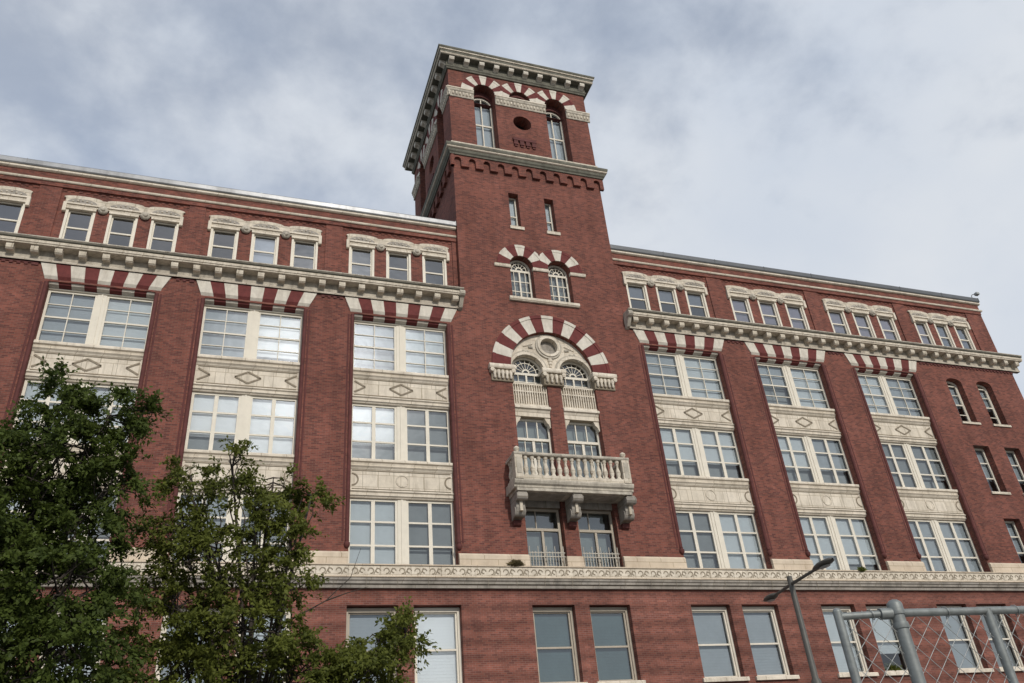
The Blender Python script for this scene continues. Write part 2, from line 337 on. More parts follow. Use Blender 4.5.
# ------------------------------------------------------------------ the brick building
bld = thing('brick_building', 'long red brick building with a tall square tower and striped stone arches', 'building', (13.4, 0, 0))
bld_m = Matrix.Translation((13.4, 0, 0)).inverted()
def P(mb, name, parent=None, label=None, kind=None):
    o = mb.build(name, parent or bld, label, kind)
    o.matrix_parent_inverse = bld_m if parent is None else Matrix.Identity(4)
    return o
XL, XR, TX0, TX1, TY1 = -16.0, 42.8, 9.2, 17.58, 8.8
BAYS = [(-7.72, -3.82), (-1.92, 2.12), (4.25, 8.46), (18.4, 22.69), (24.83, 28.98), (31.13, 35.18)]
LOW = [(-7.75, -5.9), (-5.3, -3.5), (-1.85, 0.0), (.58, 2.35), (4.24, 6.1), (6.68, 8.5), (11.33, 13.1), (13.73, 15.5), (18.28, 20.13), (20.71, 22.5), (24.72, 26.5), (27.12, 28.85), (31.12, 32.88), (33.49, 35.32)]
Z5, Z4, Z3 = (19.1, 21.59), (14.96, 17.53), (10.55, 13.38)
random.seed(4)

# ---- end-bay windows: (x0,x1,z0,z1,arched)
ENDW = []
for a0 in (37.35, 39.55, -13.2, -11.0 - .2):
    ENDW += [(a0, a0+1.1, 18.98, 21.45, True), (a0+.03, a0+1.13, 14.93, 17.57, False), (a0+.06, a0+1.16, 10.95, 13.48, False)]

def wing_wall(x0, x1):
    holes = [rect(l, r, 10.52, 21.78) for l, r in BAYS if x0 < l < x1]
    for (a, b, z0, z1, ar) in ENDW:
        if x0 < a < x1: holes.append(arch(a, b, z0, z1, 10, .28) if ar else rect(a, b, z0, z1))
    mb = MB().plate(rect(x0, x1, 10.3, 23.0), holes, 0, .5, 'brick', reveal=.5, side=False)
    return mb
wl = wing_wall(XL, TX0); wr = wing_wall(TX1, XR)
GR = [(-14.1, -9.35), (-7.85, -3.4), (-2.08, 2.58), (4.0, 8.65), (18.27, 22.95), (24.5, 29.3), (30.9, 35.6), (37.1, 41.2)]
def gwin(g):
    l, r = g; w = (r-l)*.253; gap = ((r-l)-3*w)/2
    return [(l+i*(w+gap), l+i*(w+gap)+w) for i in range(3)]
def top_wall(mb, x0, x1):
    gs = [g for g in GR if x0 < g[0] < x1]
    holes = [rect(a, b, 23.75, 25.75) for g in gs for a, b in gwin(g)]
    mb.plate(rect(x0, x1, 23.0, 27.9), holes, .33, .6, 'brick', reveal=.62, side=False)
    # pilasters between the window groups and the band above them
    edges = [x0]+[q for g in gs for q in (g[0]-.32, g[1]+.32)]+[x1]
    for i in range(0, len(edges), 2):
        mb.box(edges[i], edges[i+1], .265, .34, 23.0, 26.80, 'brick')
    mb.box(x0, x1, .218, .34, 26.803, 27.02, 'brick'); mb.box(x0, x1, .222, .34, 27.16, 27.5, 'brick')
top_wall(wl, XL, TX0-.02); top_wall(wr, TX1+.02, XR)
# far sides and rear
wl.add([(XL, 0, 0), (XL, 0, 23.2), (XL, 16, 23.2), (XL, 16, 0)], [(0, 1, 2, 3)], 'brick'); wl.add([(XL, .27, 23.2), (XL, .27, 27.9), (XL, 16, 27.9), (XL, 16, 23.2)], [(0, 1, 2, 3)], 'brick')
wr.add([(XR, 0, 0), (XR, 0, 23.2), (XR, 16, 23.2), (XR, 16, 0)], [(3, 2, 1, 0)], 'brick'); wr.add([(XR, .27, 23.2), (XR, .27, 27.9), (XR, 16, 27.9), (XR, 16, 23.2)], [(3, 2, 1, 0)], 'brick')
wl.add([(XL, 16, 0), (13, 16, 0), (13, 16, 27.9), (XL, 16, 27.9)], [(3, 2, 1, 0)], 'brick')
wr.add([(13, 16, 0), (XR, 16, 0), (XR, 16, 27.9), (13, 16, 27.9)], [(3, 2, 1, 0)], 'brick')
P(wl, 'wing_wall'); P(wr, 'wing_wall')
base = MB().plate(rect(XL, XR, 0, 10.3), [rect(a, b, 6.35, 9.19) for a, b in LOW], 0, .5, 'brick_low', reveal=.5, side=False)
P(base, 'base_wall')
P(MB().box(XL+.02, XR-.02, .62, 15.9, 27.5, 27.6, 'roof'), 'roof')
# dentil courses of moulded brick
def dents(x0, x1, y0, y1, z0, z1, step=.26, w=.13, mn='brick_dark'):
    mb = MB(); out = [(x1, z1), (x0, z1)]; x = x0; h = (z1-z0)*.4
    while x+step <= x1: out += [(x, z0), (x+w, z0), (x+w, z1-h), (x+step, z1-h)]; x += step
    out += [(x, z0), (x1, z0)] if x < x1-.02 else []
    mb.plate(out[::-1] if False else out, [], y0, y1, mn); P(mb, 'dentil_course')
piers = [(XL, BAYS[0][0]-.5), (BAYS[0][1]+.7, BAYS[1][0]-.5), (BAYS[1][1]+.7, BAYS[2][0]-.5), (BAYS[3][1]+.7, BAYS[4][0]-.5), (BAYS[4][1]+.7, BAYS[5][0]-.5), (BAYS[5][1]+.7, XR)]
for a, b in piers: dents(a, b, -.04, .002, 22.44, 22.58)
for l, r in GR: dents(l-.3, r+.3, .305, .335, 26.66, 26.80, .3, .15, 'brick')

# ---- interior: plaster rooms behind the glass
rm = MB()
for x0, x1 in ((XL+.1, TX0), (TX0, TX1), (TX1, XR-.1)):
    rm.add([(x0, 4, .2), (x1, 4, .2), (x1, 4, 27.4), (x0, 4, 27.4)], [(0, 1, 2, 3)], 'room')
    for z in (5.4, 9.9, 14.1, 18.2, 22.7, 27.3): rm.box(x0, x1, .64, 3.99, z, z+.25, 'room')
for x in [XL+.5, -9, -2.9, 3.2, 9.1, 17.7, 23.8, 30, 36.3, XR-.5]: rm.box(x-.1, x+.1, .64, 3.98, .2, 27.2, 'room')
rm.add([(9.3, 3.98, 27.5), (17.5, 3.98, 27.5), (17.5, 3.98, 39.5), (9.3, 3.98, 39.5)], [(0, 1, 2, 3)], 'room')
for z in (31.5, 39.4): rm.box(9.3, 17.5, .95, 7.6, z, z+.2, 'room')
P(rm, 'interior_wall')

# ---- windows
def sash(mb, x0, x1, z0, z1, y, cols, rows, fr=.07, mun=.035, mat_='frame', meet=None, cmun=None, d=.09):
    mb.box(x0, x0+fr, y, y+d, z0, z1, mat_); mb.box(x1-fr, x1, y, y+d, z0, z1, mat_)
    mb.box(x0+fr, x1-fr, y+.004, y+d, z1-fr, z1, mat_); mb.box(x0+fr, x1-fr, y+.004, y+d, z0, z0+fr*1.2, mat_)
    cm = cmun or mun
    for i in range(1, cols):
        x = x0+(x1-x0)*i/cols; mb.box(x-cm/2, x+cm/2, y+.012, y+d-.012, z0+fr, z1-fr, mat_)
    if meet is not None: mb.box(x0+fr, x1-fr, y+.008, y+d-.008, meet-.035, meet+.035, mat_)
    for z in rows: mb.box(x0+fr, x1-fr, y+.016, y+d-.016, z-mun/2, z+mun/2, mat_)
def pane(parent, x0, x1, z0, z1, y, g, out=None):
    out = out or rect(x0, x1, z0, z1)
    mb = MB(); mb.plate(out, [], y, y, g, side=False)
    tx, tz = random.gauss(0, .007), random.gauss(0, .008); cx = sum(p[0] for p in mb.v)/len(mb.v); cz = sum(p[2] for p in mb.v)/len(mb.v)
    mb.v = [(p[0], p[1]+max(-.03, min(.03, (p[0]-cx)*tx+(p[2]-cz)*tz)), p[2]) for p in mb.v]; return P(mb, 'pane', parent)
def blind(parent, x0, x1, z0, z1, y, mname):
    mb = MB(); n = max(3, int((z1-z0)/.11)); h = (z1-z0)/n     # slatted / softly pleated
    for i in range(n): mb.hexa([(x0, y+.03, z0+i*h), (x1, y+.03, z0+i*h), (x1, y+.04, z0+i*h), (x0, y+.04, z0+i*h), (x0, y, z0+i*h+h*.93), (x1, y, z0+i*h+h*.93), (x1, y+.01, z0+i*h+h*.93), (x0, y+.01, z0+i*h+h*.93)], mname)
    return P(mb, 'blind', parent)

# (drop as share of the height, blind) for the left and right half of each bay pair, storeys 5, 4, 3
BL = {0: [((1, 'blind'), (1, 'blind_bright')), ((1, 'blind_bright'), (1, 'blind_bright')), ((1, 'blind_bright'), (.6, 'blind_grey'))],
      1: [((1, 'blind'), (.86, 'blind_white_glare')), ((.72, 'blind_white_glare'), (1, 'blind_white_glare')), ((.6, 'blind'), (.5, 'blind_grey'))],  # white entries paint the glare on this bay's panes
      2: [((.55, 'blind'), (1, 'blind_bright')), ((.7, 'blind_white_glare'), (.72, 'blind_grey')), ((1, 'blind_bright'), (.66, 'blind_grey'))],  # the white entry here is painted pane glare too
      3: [((.95, 'blind'), (.95, 'blind_bright')), ((.72, 'blind_bright'), (.68, 'blind_bright')), ((.66, 'blind_grey'), (1, 'blind_bright'))],
      4: [((.5, 'blind'), (1, 'blind_bright')), ((.7, 'blind_bright'), (.68, 'blind')), ((1, 'blind_bright'), (.8, 'blind_bright'))],
      5: [((1, 'blind_bright'), (1, 'blind')), ((1, 'blind_grey'), (.75, 'blind_grey')), ((1, 'blind'), (1, 'blind'))]}
YW = .35
for bi, (L, Rr) in enumerate(BAYS):
    mid = (L+Rr)/2; mw = .17
    for fi, (z0, z1) in enumerate((Z5, Z4, Z3)):
        mb = MB(); H = z1-z0
        mb.box(mid-mw, mid+mw, YW-.03, YW+.11, z0+.002, z1-.002, 'frame')
        mb.box(mid-.03, mid+.03, YW-.06, YW-.03, z0+.002, z1-.002, 'frame')
        halves = ((L+.002, mid-mw+.002), (mid+mw-.002, Rr-.002))
        for a, b in halves:
            if fi == 0: sash(mb, a, b, z0, z1, YW, 2, [z0+H*.25, z0+H*.74], .09, .035, meet=z0+H*.5)
            else: sash(mb, a, b, z0, z1, YW, 2, [z0+H*.34, z0+H*.67], .10, .07, cmun=.15)
        w = P(mb, 'window')
        for hi, (a, b) in enumerate(halves):
            pane(w, a+.03, b-.03, z0+.03, z1-.03, YW+.05, 'glass')
            dr, bm = BL[bi][fi][hi]
            blind(w, a+.03, b-.03, z1-.04-(H-.08)*dr, z1-.04, YW+.15, bm)
            if dr < .98: P(MB().box(a+.03, b-.03, YW+.30, YW+.32, z0+.04, z1-.04, 'blind_grey'), 'curtain', w)
    # spandrels
    for zi, (s0, s1) in enumerate(((17.53, 19.1), (13.38, 14.96))):
        mb = MB()
        mb.box(L+.003, Rr-.003, .21, .44, s0+.30, s1-.42, 'stone')                       # panel ground
        mb.prof([(.44, s1), (.08, s1), (.06, s1-.05), (.06, s1-.13), (.12, s1-.17), (.15, s1-.26), (.10, s1-.30), (.16, s1-.36), (.19, s1-.42), (.44, s1-.42)], L+.002, Rr-.002, 'stone')   # sill moulding
        mb.prof([(.44, s0+.30), (.17, s0+.30), (.13, s0+.24), (.19, s0+.19), (.19, s0+.08), (.24, s0+.05), (.27, s0), (.44, s0)], L+.002, Rr-.002, 'stone')
        zc = (s0+.30+s1-.42)/2; h = .26; W = Rr-L
        def bar(p, q, w=.075):
            d = Vector((q[0]-p[0], q[1]-p[1])); n = Vector((-d.y, d.x)).normalized()*w/2; y0, y1 = .187, .212
            pts = [(p[0]+n.x, p[1]+n.y), (p[0]-n.x, p[1]-n.y), (q[0]-n.x, q[1]-n.y), (q[0]+n.x, q[1]+n.y)]
            mb.hexa([(a, y0, b) for a, b in pts]+[(a, y1, b) for a, b in pts], 'groove')
        if zi == 0:
            pts = [(mid-.5, zc), (mid, zc+h), (mid+.5, zc), (mid, zc-h)]
            for i in range(4): bar(pts[i], pts[(i+1) % 4])
            for sx, e in ((1, L+.12), (-1, Rr-.12)):
                bar((e, zc+h), (e+sx*.45, zc)); bar((e+sx*.45, zc), (e, zc-h))
        else:
            ring(mb, mid, zc, .215, .27, 12, .187, .212, ['hood'], -180, 180, sub=2)
            ring(mb, L+.1, zc, .215, .27, 8, .187, .212, ['groove'], -90, 90, sub=2)
            ring(mb, Rr-.1, zc, .215, .27, 8, .187, .212, ['groove'], 90, 270, sub=2)
        bar((L+.1, s1-.47), (Rr-.1, s1-.47), .03); bar((L+.1, s0+.34), (Rr-.1, s0+.34), .022)
        x = L+.52
        while x < Rr-.3: mb.box(x, x+.012, .206, .211, s0+.36, s1-.48, 'groove'); x += .62
        P(mb, 'spandrel_panel')
    # striped flat arch with splayed ends
    mb = MB(); tl, tr, bl_, br = L-.42, Rr+.50, L-.10, Rr+.12; n = 9
    for i in range(n):
        mn = 'white' if i % 2 == 0 else 'brick_red'
        t0 = tl+(tr-tl)*i/n; t1 = tl+(tr-tl)*(i+1)/n; b0 = bl_+(br-bl_)*i/n; b1 = bl_+(br-bl_)*(i+1)/n
        zc = 21.97; k = (zc-21.70)/(22.585-21.70); m0 = b0+(t0-b0)*k; m1 = b1+(t1-b1)*k
        mb.hexa([(m0, -.05, zc+.02), (m1, -.05, zc+.02), (m1, .02, zc+.02), (m0, .02, zc+.02), (t0, -.05, 22.585), (t1, -.05, 22.585), (t1, .02, 22.585), (t0, .02, 22.585)], mn)
        mb.hexa([(b0, .10, 21.70), (b1, .10, 21.70), (b1, .13, 21.70), (b0, .13, 21.70), (m0, -.075, zc+.018), (m1, -.075, zc+.018), (m1, .13, zc+.018), (m0, .13, zc+.018)], mn)
        c0 = max(b0, L+.002); c1 = min(b1, Rr-.002)
        mb.hexa([(c0, .131, 21.70), (c1, .131, 21.70), (c1, .34, 21.62), (c0, .34, 21.62), (c0, .131, 21.81), (c1, .131, 21.81), (c1, .34, 21.81), (c0, .34, 21.81)], mn)
    mb.box(L+.002, Rr-.002, .28, .44, 21.59, 21.63, 'frame')
    P(mb, 'jack_arch')
    # moulded corner beads with a ball at the foot
    for x in (L-.06, Rr+.06):
        bd = MB().tube([(x, .02, 11.5), (x, .02, 21.72)], .085, 'brick_dark', 10)
        bd.lathe((x, -.02, 11.42), [(.01, -.16), (.08, -.12), (.12, -.02), (.11, .06), (.06, .1), (.085, .14)], 'brick_dark', 10)
        sx = -1 if x < mid else 1
        P(bd, 'corner_bead')
        P(MB().tube([(x+sx*.17, .03, 11.55), (x+sx*.17, .03, 21.7)], .05, 'brick_dark', 8), 'corner_bead')

# top-storey windows and their hoods
PINK = {7, 8, 16, 17, 18, 19, 20, 21}
cnt = 0
for gi, g in enumerate(GR):
    ws = gwin(g)
    for wi, (a, b) in enumerate(ws):
        mb = MB(); z0, z1 = 23.8, 25.74
        mb.box(a, a+.1, .32, .5, z0, z1, 'frame'); mb.box(b-.1, b, .32, .5, z0, z1, 'frame')
        sash(mb, a+.1, b-.1, z0, z1, .42, 1, [], .06, .04, meet=24.85, d=.08)
        mb.box(a-.03, b+.03, .26, .5, z0-.06, z0, 'stone')
        w = P(mb, 'window'); pane(w, a+.12, b-.12, z0+.03, z1-.03, .47, 'glass_top')
        if gi == 2 and wi == 1: blind(w, a+.12, b-.12, z0+.1, z1-.05, .56, 'blind_bright')
        elif gi in (5, 6, 7): blind(w, a+.12, b-.12, z0+.1 if (wi+gi) % 3 else 24.4, z1-.05, .56, 'blind_pink' if gi < 7 or wi == 0 else 'blind_grey')
        elif gi == 4: blind(w, a+.12, b-.12, 24.9, z1-.05, .56, 'blind_grey')
    l, r = g[0]-.1, g[1]+.1; sp_ = (ws[1][0]-ws[0][0])
    mb = MB()
    # hood of three segmental crests over a moulded band
    out = [(l, 25.86), (r, 25.86), (r, 26.30)]
    for i in range(2, -1, -1):
        cx = (ws[i][0]+ws[i][1])/2
        out += [(cx+.74*math.cos(math.pi*j/12), 26.33+.13*math.sin(math.pi*j/12)) for j in range(13)]
    out += [(l, 26.30)]
    mb.plate(out, [], .245, .4, 'hood')
    for i in range(3):
        cx = (ws[i][0]+ws[i][1])/2
        def cres(ro, hi, zo, y0, y1, mn): mb.plate([(cx+ro*math.cos(math.pi*j/12), zo+hi*math.sin(math.pi*j/12)) for j in range(13)], [], y0, y1, mn)
        cres(.66, .30, 26.03, .215, .246, 'hood'); cres(.58, .23, 26.04, .207, .217, 'mould'); 
        for k in range(5): mb.ball((cx-.36+.18*k, .2, 26.09+.05*(2-abs(k-2))), .045, 'hood', 6)
        mb.box(ws[i][0]-.14, ws[i][1]+.14, .19, .3, 25.95, 26.03, 'stone'); mb.box(ws[i][0]-.02, ws[i][1]+.02, .25, .4, 25.74, 25.865, 'stone')
    for e0, e1 in ((l-.04, l+.1), (r-.1, r+.04)): mb.box(e0, e1, .19, .34, 25.55, 25.95, 'stone')
    hood = P(mb, 'window_hood')
    for i in range(2):
        cx = (ws[i][1]+ws[i+1][0])/2
        bo = MB(lambda p, cx=cx: (cx+p[0], .24+(-p[2]), 25.85+p[1]))
        bo.lathe((0, 0, 0), [(.2, -.05), (.2, .03), (.16, .07), (.12, .03), (.11, .05), (.06, .1), (.01, .11)], 'grey_stone', 14)
        P(bo, 'boss', hood)

# ---- main wing cornices with brackets
def wing_cornice(x0, x1, ends):
    mb = MB()
    mb.box(x0, x1, -.09, .0, 22.60, 23.12, 'grey_stone')
    mb.prof([(.1, 22.60), (-.11, 22.60), (-.14, 22.66), (-.10, 22.70), (.1, 22.70)], x0, x1, 'stone')
    mb.prof([(.3, 23.10), (-.52, 23.10), (-.53, 23.16), (-.56, 23.17), (-.56, 23.29), (.3, 23.29)], x0, x1, 'hood')
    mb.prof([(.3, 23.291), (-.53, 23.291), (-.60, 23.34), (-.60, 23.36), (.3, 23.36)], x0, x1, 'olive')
    mb.prof([(.3, 23.361), (-.59, 23.361), (-.64, 23.40), (-.64, 23.44), (.3, 23.48)], x0, x1, 'grey_stone')
    for e in ends:   # scrolled return against the tower / mitred corner
        mb.prof([(.0, 22.55), (-.2, 22.62), (-.34, 22.80), (-.5, 23.02), (-.66, 23.10), (-.68, 23.2), (-.6, 23.30), (0, 23.46)], e-.09, e+.09, 'grey_stone')
        mb.tube([(e-.12, -.5, 23.18), (e+.12, -.5, 23.18)], .17, 'grey_stone', 12)
    c = P(mb, 'cornice')
    n = int((x1-x0-.3)/.86); x = x0+.42
    bm = None
    for i in range(n+1):
        if x > x1-.2: break
        b = MB().prof([(-.08, 23.095), (-.45, 23.095), (-.46, 22.98), (-.44, 22.87), (-.39, 22.82), (-.31, 22.83), (-.2, 22.86), (-.08, 22.80)], x-.135, x+.135, 'hood')
        P(b, 'bracket', c); x += .86
wing_cornice(XL-.55, TX0-.02, [TX0-.1]); wing_cornice(TX1+.02, XR+.55, [TX1+.1])
# string course and coping
for x0, x1, cm in ((XL-.1, TX0-.02, 'coping'), (TX1+.02, XR+.12, 'coping_dark')):
    P(MB().prof([(.3, 27.02), (.17, 27.02), (.14, 27.06), (.14, 27.12), (.19, 27.16), (.3, 27.16)], x0, x1, 'stone'), 'string_course')
    P(MB().prof([(.3, 27.5), (.16, 27.5), (.1, 27.54), (.1, 27.62), (.13, 27.66), (.3, 27.66)], x0, x1, 'stone'), 'string_course')
    mb = MB(); x = x0
    while x < x1-.01:
        xe = min(x+3.2, x1); mb.prof([(.6, 27.66), (.09, 27.662), (.06, 27.72), (.06, 27.93), (.1, 27.99), (.6, 28.04)], x, xe-.006, cm); mb.box(xe-.03, xe, .045, .1, 27.68, 27.97, cm); x = xe
    P(mb, 'coping')
# frieze and moulding at the first-storey line
mb = MB()
mb.box(XL-.2, XR+.2, -.28, .0, 10.12, 10.50, 'stone')
mb.prof([(.0, 10.50), (-.33, 10.50), (-.33, 10.545), (0, 10.56)], XL-.22, XR+.22, 'plinth')
mb.prof([(.0, 10.12), (-.31, 10.12), (-.32, 10.09), (-.31, 10.065), (0, 10.065)], XL-.22, XR+.22, 'plinth')
mb.prof([(.0, 10.065), (-.28, 10.062), (-.27, 9.98), (-.22, 9.94), (-.21, 9.86), (-.14, 9.82), (-.13, 9.72), (0, 9.72)], XL-.2, XR+.2, 'mould')
x = XL
while x < XR:   # running scroll ornament and joints
    ring(mb, x+.17, 10.30, .08, .12, 9, -.292, -.279, ['groove'], -100, 180, sub=1)
    ring(mb, x+.44, 10.31, .06, .10, 8, -.292, -.279, ['groove'], 0, 280, sub=1)
    mb.add([(x+.26, -.29, 10.18), (x+.30, -.29, 10.18), (x+.42, -.29, 10.42), (x+.38, -.29, 10.42)], [(0, 1, 2, 3)], 'groove')
    x += .58
x = XL
while x < XR:
    mb.box(x, x+.012, -.284, -.27, 9.73, 10.06, 'groove'); mb.box(x+.5, x+.512, -.288, -.27, 10.13, 10.49, 'groove'); x += 1.16
mb.v = [(p[0], p[1], p[2]+.06) for p in mb.v]; P(mb, 'frieze_band')
pl = [(XL, BAYS[0][0]-.02)]+[(BAYS[i][1]+.02, BAYS[i+1][0]-.02) for i in (0, 1)]+[(BAYS[2][1]+.02, 11.36), (15.5, BAYS[3][0]-.02)]+[(BAYS[i][1]+.02, BAYS[i+1][0]-.02) for i in (3, 4)]+[(BAYS[5][1]+.02, XR)]
for a, b in pl:
    P(MB().prof([(.1, 10.6), (-.14, 10.6), (-.14, 11.05), (-.08, 11.13), (.1, 11.15)], a, b, 'plinth'), 'plinth')

# ---- base-storey windows
LB = {0: ('blind_bright', 1), 1: ('blind_bright', 1), 2: ('blind', 1), 3: ('blind_bright', .8), 4: ('blind', 1), 5: ('blind_white_glare', 1), 6: ('blind_teal', 1), 7: ('blind_teal', 1), 8: ('blind', 1), 9: ('blind', 1), 10: ('blind_bright', 1), 11: ('blind_bright', .7), 12: ('blind', 1), 13: ('blind_grey', 1)}
for i, (a, b) in enumerate(LOW):
    mb = MB(); z0, z1 = 6.36, 9.02
    y = .3
    fm = 'frame_tan' if i in (4, 6, 7) else 'frame'
    mb.box(a+.002, a+.1, y-.02, y+.14, z0, z1+.14, fm); mb.box(b-.1, b-.002, y-.02, y+.14, z0, z1+.14, fm)
    mb.box(a+.1, b-.1, y-.02, y+.14, z1-.02, z1+.14, fm)
    sash(mb, a+.1, b-.1, z0, z1, y+.05, 1, [], .07, .04, fm, meet=7.66)
    w = P(mb, 'window')
    pane(w, a+.13, b-.13, z0+.03, z1-.03, y+.1, 'glass_low' if i in (6, 7) else 'glass')
    bm, dr = LB[i]; blind(w, a+.13, b-.13, z1-.04-(z1-z0-.08)*dr, z1-.04, y+.2, bm)
    if i in (6, 7): P(MB().add([(a, .58, z0), (b, .58, z0), (b, .9, z1), (a, .9, z1)], [(0, 1, 2, 3)], 'blind_teal'), 'shade', w)
    P(MB().prof([(.3, 6.36), (-.1, 6.33), (-.12, 6.30), (-.12, 6.18), (.3, 6.18)], a-.12, b+.12, 'stone'), 'sill', w)
# ---- end-bay windows
for (a, b, z0, z1, ar) in ENDW:
    mb = MB(); y = .36
    H = z1-z0
    if ar:
        o = arch(a+.002, b-.002, z0, z1, 10, .27); i_ = arch(a+.1, b-.1, z0+.1, z1-.06, 10, .22)
        mb.plate(o, [i_], y, y+.1, 'frame', back=True)
        sash(mb, a+.09, b-.09, z0+.09, z1, y+.02, 1, [z0+H*k/4 for k in (1, 3)]+[z0+H*.98], .05, .04, meet=z0+H*.5)
    else: sash(mb, a+.002, b-.002, z0, z1, y, 1, [z0+H*.34, z0+H*.67], .1, .06)
    w = P(mb, 'window')
    pane(w, a, b, z0, z1, y+.05, 'glass', arch(a+.05, b-.05, z0, z1, 10, .22) if ar else None)
    blind(w, a+.05, b-.05, z0+H*(.45 if ar else .3), z1-.05, y+.16, 'blind')
    P(MB().prof([(.36, z0), (-.06, z0-.02), (-.08, z0-.05), (-.08, z0-.15), (.36, z0-.15)], a-.08, b+.1, 'stone'), 'sill', w)

# ------------------------------------------------------------------ tower
BX, BS = (11.25, 13.4, 15.58), 37.72            # belfry arch centres and springing
def belfry_holes():
    return [arch(BX[0]-.63, BX[0]+.63, 33.2, BS), arch(BX[2]-.63, BX[2]+.63, 33.2, BS), arch(BX[1]-.63, BX[1]+.63, 37.55, BS), circ(13.4, 35.85, .54)]
tw = MB()
BA = (13.4, 19.83, 2.03)
bigarch = [(11.37, 10.52), (15.47, 10.52)]+[(BA[0]+BA[2]*math.cos(math.pi*i/28), BA[1]+BA[2]*math.sin(math.pi*i/28)) for i in range(29)]
PA = [(11.8, 13.0), (13.8, 15.0)]
SL = [(12.1, 12.64), (14.1, 14.62)]
tw.plate(rect(TX0, TX1, 10.3, 32.4), [bigarch]+[arch(a, b, 23.72, 25.66) for a, b in PA]+[rect(a, b, 28.15, 30.4) for a, b in SL], 0, .6, 'brick', reveal=.6, side=False)
tw.plate(rect(TX0, TX1, 32.4, 39.3), belfry_holes(), .0, .9, 'brick', reveal=.9, side=False)
# left side
lf = lambda p: (TX0+p[1], TX1-p[0], p[2])
kk = TY1/8.4
lfs = lambda p: (TX0+p[1], (TX1-p[0])*kk, p[2])
tl = MB(lfs); tl.plate(rect(TX0, TX1, 22, 39.3), belfry_holes(), .0, .9, 'brick', reveal=.9, side=False)
tw.v += [lfs(p) for p in tl.v]; base_i = len(tw.v)-len(tl.v)
for f in tl.f: tw.f.append(tuple(i+base_i for i in f)); tw.mi.append(0); tw.sm.append(False)
tw.add([(TX1, 0, 22), (TX1, 0, 39.3), (TX1, TY1, 39.3), (TX1, TY1, 22)], [(3, 2, 1, 0)], 'brick')
tw.add([(TX0, TY1, 22), (TX1, TY1, 22), (TX1, TY1, 39.3), (TX0, TY1, 39.3)], [(3, 2, 1, 0)], 'brick')
tw.add([(TX0, 0, 22), (TX0, .4, 22), (TX0, .4, 10), (TX0, 0, 10)], [(0, 1, 2, 3)], 'brick')
P(tw, 'tower_wall')
# belts that run round the tower
def around(prof, mname, mb):
    """profile (outset, z) carried round the four sides"""
    n = len(prof)
    cs = [lambda o: (TX0-o, -o), lambda o: (TX1+o, -o), lambda o: (TX1+o, TY1+o), lambda o: (TX0-o, TY1+o)]
    vs = [(c(o)[0], c(o)[1], z) for c in cs for o, z in prof]
    mb.add(vs, [(k*n+i, ((k+1) % 4)*n+i, ((k+1) % 4)*n+(i+1) % n, k*n+(i+1) % n) for k in range(4) for i in range(n)], mname)
mb = MB()
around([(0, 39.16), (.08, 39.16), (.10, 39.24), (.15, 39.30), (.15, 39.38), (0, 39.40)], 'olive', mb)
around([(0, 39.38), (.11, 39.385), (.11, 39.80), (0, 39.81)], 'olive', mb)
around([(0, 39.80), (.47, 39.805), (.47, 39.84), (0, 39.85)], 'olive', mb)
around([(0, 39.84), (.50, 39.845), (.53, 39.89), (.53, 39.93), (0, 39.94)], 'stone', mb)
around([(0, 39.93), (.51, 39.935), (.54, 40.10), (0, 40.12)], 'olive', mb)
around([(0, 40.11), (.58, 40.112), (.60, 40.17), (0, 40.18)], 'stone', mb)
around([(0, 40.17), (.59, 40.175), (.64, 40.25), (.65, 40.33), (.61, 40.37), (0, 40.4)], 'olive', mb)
mb.add([(TX0-.3, -.3, 40.38), (TX1+.3, -.3, 40.38), (TX1+.3, TY1+.3, 40.38), (TX0-.3, TY1+.3, 40.38)], [(0, 1, 2, 3)], 'roof')
tcor = P(mb, 'tower_cornice')
for i in range(10):
    x = TX0+.16+i*(TX1-TX0-.32)/9
    for xf in (None, lfs): P(MB(xf).prof([(-.10, 39.8), (-.44, 39.8), (-.44, 39.68), (-.40, 39.58), (-.25, 39.55), (-.10, 39.46)], x-.15, x+.15, 'white'), 'bracket', tcor)
mb = MB()
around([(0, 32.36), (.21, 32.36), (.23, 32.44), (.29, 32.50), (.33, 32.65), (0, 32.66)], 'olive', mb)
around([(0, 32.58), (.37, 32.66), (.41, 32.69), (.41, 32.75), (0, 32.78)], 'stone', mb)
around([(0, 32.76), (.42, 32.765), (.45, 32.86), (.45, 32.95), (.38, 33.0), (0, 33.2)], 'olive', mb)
around([(0, 33.15), (.07, 33.15), (.07, 33.42), (.03, 33.48), (0, 33.48)], 'hood', mb)
P(mb, 'belt_course')
# corbel table
def corbels(xf):
    mb = MB(xf); n = 11; w = (TX1-TX0+.36)/n; x0 = TX0-.18
    out = [(TX1+.18, 32.36), (x0, 32.36), (x0, 31.62)]
    for i in range(n):
        a = x0+i*w; s0, s1 = a+w*.27, a+w*.73; c = (s0+s1)/2; r = (s1-s0)/2
        out += [(s0, 31.62)]+[(c-r*math.cos(math.pi*j/8), 32.05+r*math.sin(math.pi*j/8)) for j in range(9)]+[(s1, 31.62)]
    out += [(TX1+.18, 31.62)]
    mb.plate(out[::-1], [], -.15, 0, 'brick')
    return mb
P(corbels(None), 'corbel_table'); P(corbels(lfs), 'corbel_table')

